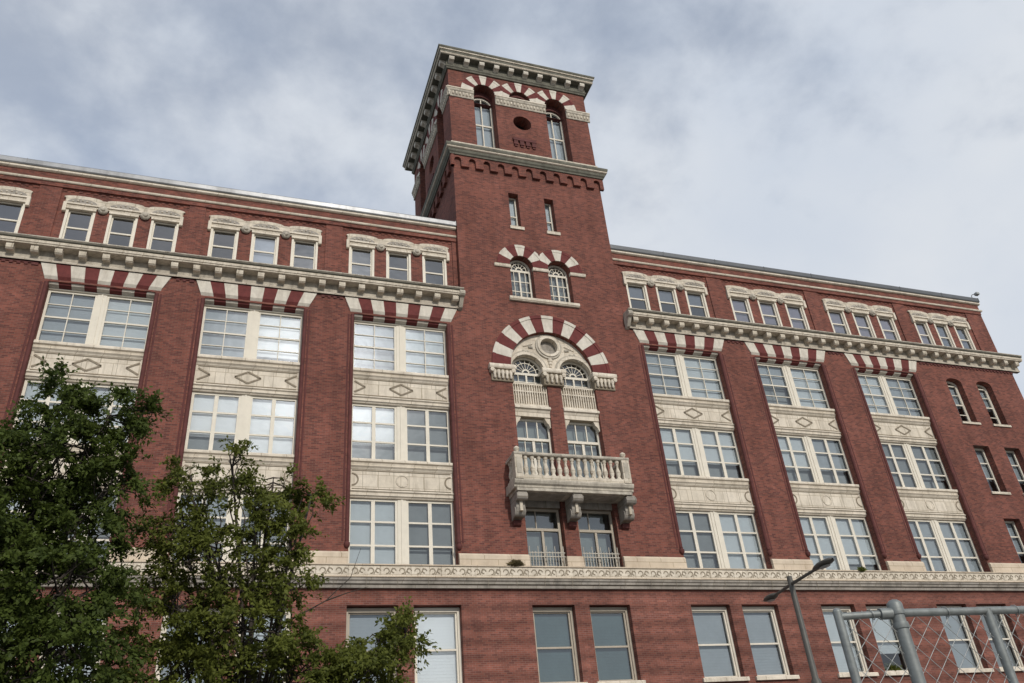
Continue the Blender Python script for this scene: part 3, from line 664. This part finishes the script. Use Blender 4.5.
def belfry(xf, front):
    mb = MB(xf)
    for i, cx in enumerate(BX):
        lo = None if i == 0 else (BX[i-1]+cx)/2; hi = None if i == 2 else (BX[i+1]+cx)/2
        ring(mb, cx, BS, .64, 1.20, 9, -.045, .02, ['white', 'brick_red'], lo=lo, hi=hi, sub=4)
        ring(mb, cx, BS, 1.20, 1.34, 9, -.06, .02, ['white', 'brick_red'], lo=lo, hi=hi, sub=4)
    P(mb, 'arch_ring')
    for a, b in ((TX0-.13, BX[0]-.64), (BX[0]+.64, BX[2]-.64), (BX[2]+.64, TX1+.13)):
        mb = MB(xf)
        mb.prof([(.02, 36.95), (-.05, 36.95), (-.07, 37.02), (-.05, 37.08), (-.1, 37.3), (-.15, 37.36), (-.17, 37.5), (.02, 37.56)], a, b, 'grey_stone')
        x = a+.08
        while x < b-.1:
            mb.lathe((x+.06, -.08, 37.0), [(.01, .08), (.06, .12), (.045, .2), (.07, .27), (.01, .31)], 'stone', 6); x += .2
        mb.box(a-.0, b+.0, -.19, .02, 37.502, 37.58, 'stone')
        P(mb, 'capital_band')
    for cx in (BX[0], BX[2]):
        mb = MB(xf); a, b = cx-.628, cx+.628; y = .62
        o = arch(a, b, 33.25, BS-.32, 14, .55); i_ = arch(a+.09, b-.09, 33.4, BS-.34, 14, .46)
        mb.plate(o, [i_], y, y+.12, 'frame', back=True)
        mb.box(cx-.03, cx+.03, y+.02, y+.09, 33.4, BS+.10, 'frame')
        for z in (34.0, 35.75): mb.box(a+.09, b-.09, y+.015, y+.1, z-.05, z+.05, 'frame')
        w = P(mb, 'window')
        MBp = MB(xf).plate(arch(a+.05, b-.05, 33.3, BS-.33, 14, .5), [], y+.06, y+.06, 'glass', side=False); P(MBp, 'pane', w)
        P(MB(xf).box(a+.02, b-.02, y+.22, y+.25, 33.3, BS+.15, 'blind'), 'blind', w)
        MBt = MB(xf); MBt.plate([(a, BS-.37), (b, BS-.37)]+[(cx+.628*math.cos(math.pi*j/12), BS+.628*math.sin(math.pi*j/12)) for j in range(13)], [arch(a+.02, b-.02, BS-.36, BS-.32, 12, .56)], .5, .8, 'brick_dark', back=True); P(MBt, 'arch_infill')
    mb = MB(xf)   # blind lunette and oculus backs
    mb.add([(12.6, .4, 37.3), (14.2, .4, 37.3), (14.2, .4, 38.5), (12.6, .4, 38.5)], [(0, 1, 2, 3)], 'brick_dark')
    ring(mb, BX[1], BS, .40, .628, 9, .16, .4, ['brick_dark'])
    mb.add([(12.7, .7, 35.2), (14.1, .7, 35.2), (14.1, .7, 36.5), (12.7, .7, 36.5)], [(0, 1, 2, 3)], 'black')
    P(mb, 'oculus')
    mb = MB(xf)
    for i in range(4):
        x = 12.74+i*.35; mb.box(x, x+.24, -.10, .0, 34.02, 34.32, 'brick_dark'); mb.box(x+.04, x+.2, -.06, .0, 33.9, 34.018, 'brick_dark')
    mb.box(12.7, 14.06, -.12, .0, 34.322, 34.52, 'brick_dark')
    P(mb, 'brick_corbel')
belfry(None, True); belfry(lfs, False)

# ---- slit windows
for a, b in SL:
    mb = MB(); sash(mb, a+.002, b-.002, 28.2, 30.39, .36, 1, [], .09, .04, meet=29.1)
    w = P(mb, 'window'); pane(w, a+.05, b-.05, 28.2, 30.35, .42, 'glass'); blind(w, a+.05, b-.05, 28.3, 30.35, .5, 'blind_bright')
    P(MB().box(a-.08, b+.14, -.07, .36, 27.96, 28.15, 'stone'), 'sill', w)
# ---- paired arched windows
mb = MB(); cA, cB = 12.4, 14.4
for cx, lo, hi in ((cA, None, 13.4), (cB, 13.4, None)):
    ring(mb, cx, 25.66, .605, 1.12, 7, -.045, .02, ['brick_red', 'white'], lo=lo, hi=hi)
    ring(mb, cx, 25.66, 1.12, 1.27, 7, -.06, .02, ['brick_red', 'white'], lo=lo, hi=hi)
P(mb, 'arch_ring')
for a, b in ((10.98, 11.82), (12.98, 13.82), (14.98, 15.82)):
    P(MB().prof([(.1, 25.44), (-.06, 25.44), (-.09, 25.5), (-.1, 25.6), (.1, 25.62)], a, b, 'stone'), 'impost')
P(MB().prof([(.3, 23.72), (-.12, 23.70), (-.15, 23.66), (-.15, 23.55), (-.1, 23.48), (.3, 23.48)], 11.6, 15.22, 'stone'), 'sill')
def arched_window(a, b, z0, sp_, y, fan, rows, cols, mname, bl=None):
    c = (a+b)/2; r = (b-a)/2-.004; mb = MB()
    mb.plate(arch(c-r, c+r, z0, sp_, 18, r), [arch(c-r+.1, c+r-.1, z0+.1, sp_, 18, r-.1)], y, y+.1, 'frame', back=True)
    mb.box(c-r+.09, c+r-.09, y+.005, y+.09, sp_-.14, sp_-.02, 'frame')
    for k in range(1, fan):
        t = math.pi*k/fan; p = Vector((math.cos(t), math.sin(t))); n = Vector((-p.y, p.x))*.011
        q0 = p*.16; q1 = p*(r-.07)
        pts = [(c+v.x, sp_+v.y) for v in (q0+n, q0-n, q1-n, q1+n)]
        mb.hexa([(u, y+.02, v) for u, v in pts]+[(u, y+.08, v) for u, v in pts], 'frame')
    ring(mb, c, sp_, .12, .19, 8, y+.015, y+.085, ['frame'], sub=1)
    ring(mb, c, sp_, r*.62, r*.62+.035, 10, y+.018, y+.082, ['frame'], sub=1)
    for i in range(1, cols): 
        x = c-r+2*r*i/cols; th = .08 if i*2 == cols else .03
        mb.box(x-th/2, x+th/2, y+.01, y+.085, z0+.1, sp_-.14, 'frame')
    for z in rows: mb.box(c-r+.09, c+r-.09, y+.02, y+.08, z-.025, z+.025, 'frame')
    w = P(mb, 'window'); pane(w, 0, 0, 0, 0, y+.05, mname, arch(c-r+.05, c+r-.05, z0+.05, sp_, 18, r-.05))
    if bl: blind(w, c-r+.06, c+r-.06, z0+.1, sp_-.1, y+.2, bl)
    return w
for a, b in PA: arched_window(a, b, 23.74, 25.66, .36, 6, [24.35, 24.95], 4, 'glass', 'blind_grey')

# ---- the great arch
mb = MB(); ring(mb, BA[0], BA[1], 2.035, 2.78, 15, -.05, .2, ['brick_red', 'white'], sub=4)
ring(mb, BA[0], BA[1], 2.78, 2.94, 15, -.08, .02, ['brick_red', 'white'], sub=4)
P(mb, 'great_arch')
A_, B_ = (11.4, 13.06), (13.74, 15.44)
mb = MB()
out = [(11.372, 17.85), (15.468, 17.85)]+[(BA[0]+2.028*math.cos(math.pi*i/28), BA[1]+2.028*math.sin(math.pi*i/28)) for i in range(29)]
hl = [arch(a+.03, b-.03, 17.9, 19.80, 18) for a, b in (A_, B_)]+[circ(13.4, 21.17, .43)]
mb.plate(out, hl, .2, .4, 'stone')
for a, b in (A_, B_):
    ring(mb, (a+b)/2, 19.80, .80, .93, 12, .11, .2, ['stone'], lo=11.37 if a < 12 else 13.4, hi=13.4 if a < 12 else 15.46, sub=2)
    ring(mb, (a+b)/2, 19.80, .93, 1.02, 12, .15, .2, ['grey_stone'], lo=11.37 if a < 12 else 13.4, hi=13.4 if a < 12 else 15.46, sub=2)
ring(mb, 13.4, 21.17, .43, .56, 16, .08, .2, ['stone'], -180, 180, sub=2)
ring(mb, 13.4, 21.17, .56, .66, 16, .13, .2, ['grey_stone'], -180, 180, sub=2)
for sx in (-1, 1):  # carved sprays in the spandrels
    for k in range(7):
        t = k/6; mb.ball((13.4+sx*(.86+.62*t), .2, 21.05-.45*t+.1*math.sin(k*2)), .085-.02*t, 'grey_stone', 6)
        mb.ball((13.4+sx*(.84+.40*t), .2, 21.25-.15*t), .06, 'stone', 6)
for k in range(4): mb.ball((13.4, .2, 20.42-.16*k), .13-.025*k, 'stone', 8)
mb.add([(12.9, .38, 20.6), (13.9, .38, 20.6), (13.9, .38, 21.7), (12.9, .38, 21.7)], [(0, 1, 2, 3)], 'mould')
P(mb, 'tympanum')
def capital(x0, x1, nm='capital'):
    mb = MB()
    mb.prof([(.3, 18.98), (-.06, 18.98), (-.08, 19.03), (-.06, 19.08), (-.08, 19.2), (-.12, 19.48), (-.14, 19.56), (.3, 19.56)], x0+.1, x1-.1, 'groove')
    mb.prof([(.3, 19.56), (-.22, 19.56), (-.25, 19.62), (-.25, 19.70), (-.22, 19.78), (.3, 19.78)], x0, x1, 'stone')
    n = max(3, int((x1-x0)/.24)); 
    for i in range(n):
        x = x0+.14+(x1-x0-.28)*(i+.5)/n
        mb.lathe((x, -.13, 19.06), [(.01, 0), (.07, .05), (.05, .18), (.10, .32), (.08, .42), (.02, .46)], 'stone', 7)
    for x in (x0+.12, x1-.12): mb.tube([(x, -.24, 19.46), (x, .0, 19.46)], .10, 'stone', 10)
    return P(mb, nm)
capital(10.28, 11.52); capital(12.78, 13.98-.02); capital(15.3, 16.54)
P(MB().box(13.06, 13.72, .06, .55, 11.12, 18.98, 'brick').box(13.02, 13.76, .0, .55, 10.55, 11.12, 'plinth'), 'pier')
for (a, b) in (A_, B_):
    arched_window(a+.03, b-.03, 18.2, 19.80, .42, 8, [19.3], 4, 'glass', 'blind_grey')
    x0, x1 = a-.02, b+.02
    mb = MB(); mb.box(x0, x1, .26, .3, 17.9, 18.92, 'stone'); mb.box(x0, x1, .12, .3, 17.82, 17.92, 'stone'); mb.box(x0, x1, .15, .26, 18.92, 19.0, 'stone'); mb.box(x0, x1, .17, .25, 18.56, 18.62, 'stone')
    n = 15
    for i in range(n):
        x = x0+(x1-x0)*(i+.5)/n; mb.box(x-.024, x+.024, .16, .22, 17.92, 18.92, 'stone')
    mb.v = [(p[0], p[1], p[2]+.09) for p in mb.v]; P(mb, 'window_railing')
    mb = MB(); mb.prof([(.5, 17.80), (.02, 17.80), (-.02, 17.74), (-.02, 17.66), (.06, 17.62), (.10, 17.52), (.12, 17.50), (.12, 17.30), (.5, 17.30)], x0, x1, 'stone')
    for sx, e in ((1, x0), (-1, x1)):
        out = [(e, 17.298), (e, 16.85), (e+sx*.06, 16.82), (e+sx*.12, 17.0), (e+sx*.22, 17.1), (e+sx*.30, 17.298)]
        mb.plate(out if sx > 0 else out[::-1], [], .16, .45, 'stone')
    mb.v = [(p[0], p[1], p[2]+.09) for p in mb.v]; P(mb, 'lintel')
    # french window on the balcony
    mb = MB(); z0, z1, y = 13.9, 17.38, .36; H = z1-z0; mid = (x0+x1)/2
    mb.box(x0, x0+.11, y, y+.12, z0, z1, 'frame'); mb.box(x1-.11, x1, y, y+.12, z0, z1, 'frame'); mb.box(x0+.11, x1-.11, y, y+.12, z1-.1, z1, 'frame')
    mb.box(x0+.11, x1-.11, y-.03, y+.12, 16.32, 16.44, 'frame'); mb.box(mid-.06, mid+.06, y, y+.12, z0, 16.32, 'frame')
    for k in (1, 2): xx = x0+.1+(x1-x0-.2)*k/3; mb.box(xx-.025, xx+.025, y+.02, y+.1, 16.44, z1-.1, 'frame')
    for xx in ((x0+mid)/2+.03, (x1+mid)/2-.03): mb.box(xx-.02, xx+.02, y+.02, y+.1, z0, 16.32, 'frame')
    w = P(mb, 'window'); pane(w, x0+.05, x1-.05, z0, z1-.05, y+.06, 'glass_low')
    P(MB().box(x0+.05, x1-.05, y+.3, y+.33, 14, 17.2, 'blind_grey'), 'blind', w)
    # tall lower window with its railing
    x0, x1 = (11.4, 13.02) if a < 12 else (13.76, 15.45)
    mb = MB(); z0, z1, y = 10.6, 13.2, .34; mid = (x0+x1)/2
    mb.box(x0, x0+.1, y, y+.12, z0, z1, 'frame_tan'); mb.box(x1-.1, x1, y, y+.12, z0, z1, 'frame_tan'); mb.box(x0+.1, x1-.1, y, y+.12, z1-.1, z1, 'frame_tan'); mb.box(x0-.02, x1+.02, y-.16, y+.12, z1+.002, 13.92, 'mould')
    mb.box(x0+.1, x1-.1, y-.02, y+.12, 12.25, 12.36, 'frame_tan'); mb.box(mid-.05, mid+.05, y, y+.12, z0, 12.25, 'frame_tan')
    xx = x0+(x1-x0)*.35; mb.box(xx-.02, xx+.02, y+.02, y+.1, 12.36, z1-.1, 'frame_tan')
    w = P(mb, 'window'); pane(w, x0+.05, x1-.05, z0, z1-.1, y+.06, 'glass_low'); blind(w, x0+.05, x1-.3, z0+.05, z1-.1, y+.25, 'blind_grey')
    mb = MB()
    for z in (10.62, 11.12, 11.28): mb.box(x0+.02, x1-.02, .10, .135, z-.018, z+.018, 'iron')
    for i in range(13):
        x = x0+.08+(x1-x0-.16)*i/12; mb.box(x-.013, x+.013, .105, .13, 10.56, 11.34 if i % 3 else 11.55, 'iron')
    P(mb, 'window_railing')

# ---- the balcony
BC = 13.31; hw = 2.58; yf = -1.12
mb = MB()
mb.prof([(0, 13.56), (yf+.16, 13.56), (yf+.10, 13.60), (yf+.10, 13.68), (yf+.02, 13.74), (yf-.02, 13.84), (yf-.02, 13.90), (0, 13.94)], BC-hw-.08, BC+hw+.08, 'grey_stone')
mb.box(BC-hw+.02, BC+hw-.02, yf+.06, -.0, 13.44, 13.557, 'grey_stone')
mb.box(BC-hw+.5, BC-.35, yf+.3, -.1, 13.425, 13.441, 'mould'); mb.box(BC+.35, BC+hw-.5, yf+.3, -.1, 13.425, 13.441, 'mould')
balc = P(mb, 'balcony')
mb = MB(); mb.box(BC-hw+.3, BC+hw-.3, yf+.02, yf+.24, 13.92, 14.10, 'hood')
for sx in (-1, 1):
    e = BC+sx*(hw-.13); mb.box(e-.11, e+.11, yf+.3, -.0, 13.925, 14.1, 'hood')
P(mb, 'balcony_base', balc)
mb = MB(); mb.prof([(yf+.27, 14.96), (yf-.01, 14.96), (yf-.04, 15.0), (yf-.04, 15.07), (yf, 15.10), (yf+.27, 15.10)], BC-hw-.03, BC+hw+.03, 'grey_stone')
for sx in (-1, 1):
    e = BC+sx*(hw-.13); mb.box(e-.14, e+.14, yf+.272, .0, 14.96, 15.09, 'grey_stone')
P(mb, 'handrail', balc)
bprof = [(.10, 0), (.10, .07), (.065, .09), (.08, .15), (.112, .27), (.10, .36), (.055, .53), (.05, .62), (.075, .67), (.06, .71), (.10, .76), (.10, .86)]
nb = 15
for i in range(nb):
    x = BC-hw+.5+(2*hw-1.0)*i/(nb-1)
    P(MB().lathe((x, yf+.13, 14.1), bprof, 'hood', 10), 'baluster', balc)
for sx in (-1, 1):
    for k in range(3):
        P(MB().lathe((BC+sx*(hw-.13), yf+.45+.24*k, 14.1), bprof, 'hood', 10), 'baluster', balc)
    e = BC+sx*(hw-.16)
    P(MB().box(e-.17, e+.17, yf-.02, yf+.3, 13.93, 14.96, 'hood').box(e-.10, e+.10, yf-.035, yf-.018, 14.15, 14.85, 'grey_stone'), 'post', balc)
    P(MB().lathe((e, yf+.12, 15.10), [(.09, 0), (.06, .03), (.10, .08), (.13, .15), (.11, .22), (.05, .27), (.01, .285)], 'hood', 14), 'finial', balc)
for cx in (10.98, 13.4, 15.82):
    mb = MB()
    mb.prof([(0, 13.44), (yf+.14, 13.44), (yf+.12, 13.36), (yf+.12, 13.2), (yf+.2, 13.12), (yf+.40, 13.14), (yf+.46, 13.05), (yf+.44, 12.86), (yf+.50, 12.70), (yf+.64, 12.56), (yf+.86, 12.54), (-.0, 12.5)], cx-.19, cx+.19, 'mould')
    mb.tube([(cx-.23, yf+.28, 13.26), (cx+.23, yf+.28, 13.26)], .17, 'mould', 12)
    mb.tube([(cx-.23, yf+.72, 12.76), (cx+.23, yf+.72, 12.76)], .22, 'mould', 12)
    mb.box(cx-.06, cx+.06, yf+.36, -.1, 12.7, 13.1, 'hood')
    mb.prof([(0, 12.5), (-.2, 12.5), (-.14, 12.34), (0, 12.26)], cx-.16, cx+.16, 'brick_dark')
    P(mb, 'bracket', balc)

# ------------------------------------------------------------------ things on the building
fl = thing('floodlight', 'small dark floodlight on a bent bracket at the roof corner', 'floodlight', (42.85, .35, 28.02))
f1 = MB().tube([(0, 0, 0), (0, 0, .42), (.08, -.05, .52), (.34, -.2, .55)], .03, 'lamp', 6).box(-.08, .08, -.08, .08, 0, .06, 'lamp'); f1.build('bracket', fl)
f2 = MB().hexa([(.28, -.38, .46), (.62, -.38, .46), (.62, -.08, .42), (.28, -.08, .42), (.30, -.36, .66), (.60, -.36, .66), (.60, -.1, .66), (.30, -.1, .66)], 'lens'); f2.build('lamp_head', fl); fl.scale = (.72, .72, .72)

def tuft(name, label, cat, loc, mname, n, size, seed):
    r = random.Random(seed); mb = MB()
    for i in range(n):
        a = r.uniform(0, 6.28); t = r.uniform(.1, 1.1); L = size*r.uniform(.5, 1); w = size*.10
        d = Vector((math.cos(a)*math.sin(t), -abs(math.sin(a)*math.sin(t))*.7, math.cos(t))); q = d.cross(Vector((r.uniform(-1, 1), r.uniform(-1, 1), .3))).normalized()*w
        p = Vector((r.uniform(-.12, .12)*size*2, r.uniform(-.04, .02), 0)); e1 = p+d*L*.55; e2 = p+d*L+Vector((0, 0, -L*.2))
        mb.add([p, e1-q, e2, e1+q], [(0, 1, 2, 3)], mname)
    o = mb.build(name); o.location = loc; o['label'] = label; o['category'] = cat; return o
tuft('weed', 'brown dry weed tuft on the stone ledge below the balcony', 'plant', (10.68, -.25, 10.54), 'weed_dry', 240, .46, 1)
tuft('weed', 'green weed tuft on the stone ledge right of the street lamp', 'plant', (27.2, -.3, 10.54), 'weed', 90, .36, 2)
tuft('potted_plant', 'leafy green houseplant behind the half raised blind of a low window', 'plant', (28.0, .62, 6.3), 'leaf_b', 160, .75, 3)

# ------------------------------------------------------------------ street lamp
lx, ly, lh = 10.95, -16.0, 5.66
lampo = thing('street_lamp', 'dark double headed street lamp on a slender pole before the building', 'street lamp', (lx, ly, 0))
MB().lathe((0, 0, 0), [(.16, 0), (.16, .12), (.10, .2), (.098, 2.2), (.092, 3.7), (.062, 3.74), (.055, lh+.04)], 'lamp', 14).build('pole', lampo)
ARM = dict(dx=-.25, dy=-1.42, h=.05)
for s in (1, -1):
    d = Vector((ARM['dx']*s+.14, ARM['dy']*s, ARM['h'])); p0 = Vector((0, 0, lh-.12))
    am = MB().tube([p0, p0+d*.3, p0+d*.72], [.035, .032, .03], 'lamp', 8).build('arm', lampo)
    hd = MB(); u = d.normalized(); sd = u.cross(Vector((0, 0, 1))).normalized(); up = sd.cross(u)
    secs = [(.62, .045, .04), (.70, .09, .06), (.82, .125, .075), (.95, .12, .065), (1.04, .085, .045), (1.08, .02, .02)]
    vs = []
    for t, w, h in secs:
        c = p0+d*t
        for j in range(10):
            an = 2*math.pi*j/10; vs.append(c+sd*w*math.cos(an)+up*h*(math.sin(an) if math.sin(an) > 0 else math.sin(an)*.55))
    hd.add(vs, [(i*10+j, i*10+(j+1) % 10, i*10+10+(j+1) % 10, i*10+10+j) for i in range(len(secs)-1) for j in range(10)]+[tuple(range(9, -1, -1))], 'lamp', True)
    ho = hd.build('lamp_head', lampo)
    ln = MB(); c = p0+d*.87-up*.04
    ln.add([c+sd*.085*math.cos(2*math.pi*j/12)+u*.16*math.sin(2*math.pi*j/12)-up*.012 for j in range(12)]+[c-up*.03], [(j, (j+1) % 12, 12) for j in range(12)], 'lens', True)
    ln.build('lens', ho)

# ------------------------------------------------------------------ chain link fence
fz = 2.41
fpts = [(2.82, -26.68), (3.116, -26.745), (3.65, -26.78), (4.6, -26.85), (6.6, -27.0)]
fo = thing('chain_link_fence', 'grey galvanised chain link fence with round posts in the near right corner', 'fence', (fpts[1][0], fpts[1][1], 0))
off = Vector((fpts[1][0], fpts[1][1], 0)); fp = [Vector((x, y, 0))-off for x, y in fpts]
for i, r in ((0, .021), (1, .031), (2, .022), (3, .022), (4, .031)):
    h = fz-.01 if i != 1 else fz+.01
    if i == 2: h = fz-.02
    p = MB().tube([fp[i], fp[i]+Vector((0, 0, h))], r, 'steel', 16)
    if i == 0: p.ball(fp[i]+Vector((0, 0, h)), r*1.02, 'steel', 14)
    po = p.build('post', fo)
    if i in (1, 4): MB().lathe(fp[i]+Vector((0, 0, h-.03)), [(r*1.18, 0), (r*1.18, .03), (r*1.1, .038), (r*.7, .05), (.004, .055)], 'steel', 16).build('cap', po)
zr = Vector((0, 0, fz-.03))
MB().tube([fp[0]+zr, fp[1]+zr], .017, 'steel', 12).build('top_rail', fo)
MB().tube([fp[1]+zr, fp[2]+zr, fp[3]+zr, fp[4]+zr], .019, 'steel', 14).build('top_rail', fo)
cl = MB()
for dz in (-.025, -.09): cl.lathe(fp[1]+Vector((0, 0, fz+dz)), [(.036, -.014), (.038, 0), (.036, .014)], 'steel', 16)
q = (fp[0]-fp[1]).normalized(); cl.tube([fp[1]+zr+q*.03, fp[1]+zr+q*.09], .027, 'steel', 12)
cl.build('clamp', fo)
MB().tube([fp[0]+Vector((0, 0, .08)), fp[1]+Vector((0, 0, .08)), fp[2]+Vector((0, 0, .08)), fp[3]+Vector((0, 0, .08)), fp[4]+Vector((0, 0, .08))], .003, 'wire', 6).build('tension_wire', fo)
wm = MB(); cell = .10
for i in range(4):
    A, B = fp[i], fp[i+1]; Lg = (B-A).length; u = (B-A)/Lg; nrm = Vector((-u.y, u.x, 0)); zt = fz-.045
    n = int(Lg/cell)+1; hgt = zt-.06
    def cut(s0, dirn):   # straight wire of slope 1 clipped to the panel
        t0 = 0; t1 = hgt
        e = s0+dirn*hgt
        if dirn > 0:
            if s0 < 0: t0 = -s0
            if e > Lg: t1 = Lg-s0
        else:
            if s0 > Lg: t0 = s0-Lg
            if e < 0: t1 = s0
        if t1-t0 < .03: return
        p = [A+u*(s0+dirn*t)+Vector((0, 0, .06+t))+nrm*.004*dirn for t in (t0, t1)]
        wm.tube(p, .0018, 'wire', 5, False)
    k = -int(hgt/cell)-1
    while k*cell < Lg:
        cut(k*cell, 1); cut(k*cell+hgt, -1); k += 1
    x = .03
    while x < Lg:   # twisted tops of the mesh and tie wires
        p = A+u*x+Vector((0, 0, zt)); wm.tube([p, p+u*.012+Vector((0, 0, .02)), p-u*.006+Vector((0, 0, .035))], .0024, 'wire', 5, False); x += cell
for i in range(4):
    A, B = fp[i], fp[i+1]; n = max(1, int((B-A).length/.28))
    for j in range(n):
        p = A.lerp(B, (j+.5)/n)+Vector((0, 0, fz-.03)); u = (B-A).normalized(); nn = Vector((-u.y, u.x, 0))
        wm.tube([p+nn*.024*math.cos(k*.7)+Vector((0, 0, .024*math.sin(k*.7)))+u*.004*k for k in range(10)]+[p+Vector((.01, 0, -.06)), p+Vector((.02, 0, -.075))], .0022, 'wire', 5, False)
wm.build('wire_mesh', fo)

# ------------------------------------------------------------------ trees
def tree(label, base, trunk_h, lobes, leafmat, seed, nclump, leaf, bare=None, lean=(0, 0)):
    rng = np.random.default_rng(seed); rnd = random.Random(seed)
    t = thing('street_tree', label, 'tree', base, 'trees in front of the building')
    B = Vector(base); wood = MB(); V = []; F = []
    fork = Vector((lean[0], lean[1], trunk_h))
    wood.tube([Vector((0, 0, 0)), fork*.5+Vector((.03, .02, 0)), fork], [.15, .12, .10], 'bark', 10)
    cl_pts = []
    for (cx, cy, cz, rx, ry, rz, dens) in lobes:
        c = Vector((cx, cy, cz))-B
        mid = fork.lerp(c, .5)+Vector((rnd.uniform(-.15, .15), rnd.uniform(-.15, .15), rnd.uniform(-.1, .25)))
        top = c+Vector((0, 0, rz*.55))
        wood.tube([fork, fork.lerp(mid, .5)+Vector((0, 0, .06)), mid, c, top], [.05, .036, .024, .014, .006], 'bark', 7)
        k = int(nclump*dens)
        for j in range(k):
            d = rng.normal(size=3); d /= np.linalg.norm(d); r = rng.uniform(.35, 1.0)**.6
            p = c+Vector((d[0]*rx*r, d[1]*ry*r, d[2]*rz*r))
            cl_pts.append(p)
            s0 = mid.lerp(c, rnd.uniform(.2, 1)) if rnd.random() < .6 else c.lerp(top, rnd.random())
            if rnd.random() < .55:
                bow = s0.lerp(p, .55)+Vector((rnd.uniform(-.12, .12), rnd.uniform(-.12, .12), rnd.uniform(-.02, .15)))
                wood.tube([s0, bow, p], [.013, .009, .003], 'bark', 5, False)
            # a spray: a few twigs with leaves along them
            out = (p-c).normalized()
            nb_ = (Vector((0, 0, .75))+out*.35+Vector((0, -.45, 0))+Vector(rng.normal(size=3)*.35)).normalized()
            for w in range(rnd.randint(5, 8)):
                td = (out*.8+Vector((rng.normal()*.6, rng.normal()*.6, rng.normal()*.40+.12))).normalized(); tl_ = rnd.uniform(.13, .34)
                nl = rnd.randint(14, 22)
                for q in range(nl):
                    f = (q+rnd.random())/nl; o = p+td*tl_*f+Vector((0, 0, -.10*f*f))+Vector(rng.normal(size=3)*.02)
                    ld = (td+Vector(rng.normal(size=3)*.8)).normalized()
                    nn = (nb_+Vector(rng.normal(size=3)*.38)).normalized()
                    sd = ld.cross(nn)
                    if sd.length < .1: continue
                    sd.normalize(); L = leaf*rnd.uniform(.6, 1.25); W = L*rnd.uniform(.22, .33)
                    dr = Vector((0, 0, -L*.15)); i0 = len(V)
                    V.extend([o, o+ld*L*.45+sd*W, o+ld*L+dr, o+ld*L*.45-sd*W]); F.append((i0, i0+1, i0+2, i0+3))
    if bare:
        for pts in bare: wood.tube([Vector(p)-B for p in pts], [.011-.008*i/(len(pts)-1) for i in range(len(pts))], 'bark', 6)
    wood.build('trunk', t)
    me = bpy.data.meshes.new('crown'); me.from_pydata([tuple(v) for v in V], [], F); me.update(); me.materials.append(M[leafmat])
    o = bpy.data.objects.new('crown', me); col.objects.link(o); o.parent = t
    return len(F)
n1 = tree('taller dense dark green street tree at the left edge of the picture', (-3.4, -19.0, 0), 2.3, [
    (-2.3, -19.0, 7.0, .38, .6, .42, .36), (-1.72, -18.9, 6.85, .38, .5, .36, .32), (-1.30, -18.9, 7.0, .16, .3, .26, .10), (-2.95, -19.1, 6.35, .5, .8, .4, .42), (-2.2, -19, 6.25, .75, .8, .5, .75), (-1.55, -18.8, 5.95, .42, .6, .42, .34),
    (-2.95, -19.1, 5.6, 1.0, 1.1, .6, 1.0), (-1.85, -18.8, 5.3, .62, .8, .5, .6), (-3.3, -19.0, 4.9, 1.3, 1.3, .6, 1.2), (-1.75, -19.1, 4.6, .72, .9, .5, .7), (-2.9, -19.1, 4.0, 1.4, 1.3, .6, 1.3), (-1.65, -19.2, 3.75, .9, 1.0, .5, .8),
    (-4.4, -19.0, 5.4, 1.0, 1.1, .8, .8), (-4.2, -18.9, 6.0, .7, .8, .5, .5), (-3.0, -19, 3.1, 1.5, 1.4, .5, 1.2), (-1.8, -19, 3.0, .9, 1.0, .5, .7)], 'leaf_a', 11, 88, .068)
n2 = tree('looser olive green street tree with low branches reaching right', (.45, -18.0, 0), 2.2, [
    (-.62, -18.0, 6.35, .42, .5, .30, .22), (-.05, -18.0, 6.65, .24, .4, .42, .15), (.55, -18.0, 6.4, .38, .5, .26, .19), (1.12, -18.0, 6.22, .32, .45, .16, .12), (.35, -18.1, 5.85, .5, .6, .22, .24), (-.65, -18.0, 5.65, .5, .6, .30, .34), (.85, -18.0, 5.55, .32, .5, .28, .22),
    (-.1, -18.2, 5.2, .85, .8, .30, .48), (.75, -18.1, 4.95, .48, .7, .24, .28), (-.6, -18.1, 4.5, .75, .9, .5, .65), (.3, -18.2, 4.2, .95, 1.0, .42, .9), (1.0, -18.1, 3.7, .8, .8, .4, .62), (1.9, -18.1, 3.65, .6, .6, .36, .45),
    (2.55, -18.0, 4.2, .38, .45, .28, .28), (2.15, -18.1, 4.05, .4, .45, .2, .2), (1.6, -18.3, 3.1, .9, .8, .4, .65), (-.5, -18.2, 3.5, .9, .9, .45, .7), (.2, -18.2, 3.0, 1.2, .9, .4, .7)], 'leaf_b', 23, 80, .068,
    bare=[[(.9, -18.1, 4.4), (1.4, -18.0, 4.7), (1.75, -17.95, 5.05), (1.9, -17.9, 5.5)], [(1.4, -18.0, 4.7), (1.7, -18.05, 4.8), (2.0, -18.0, 4.9)]])
print('leaves', n1, n2)
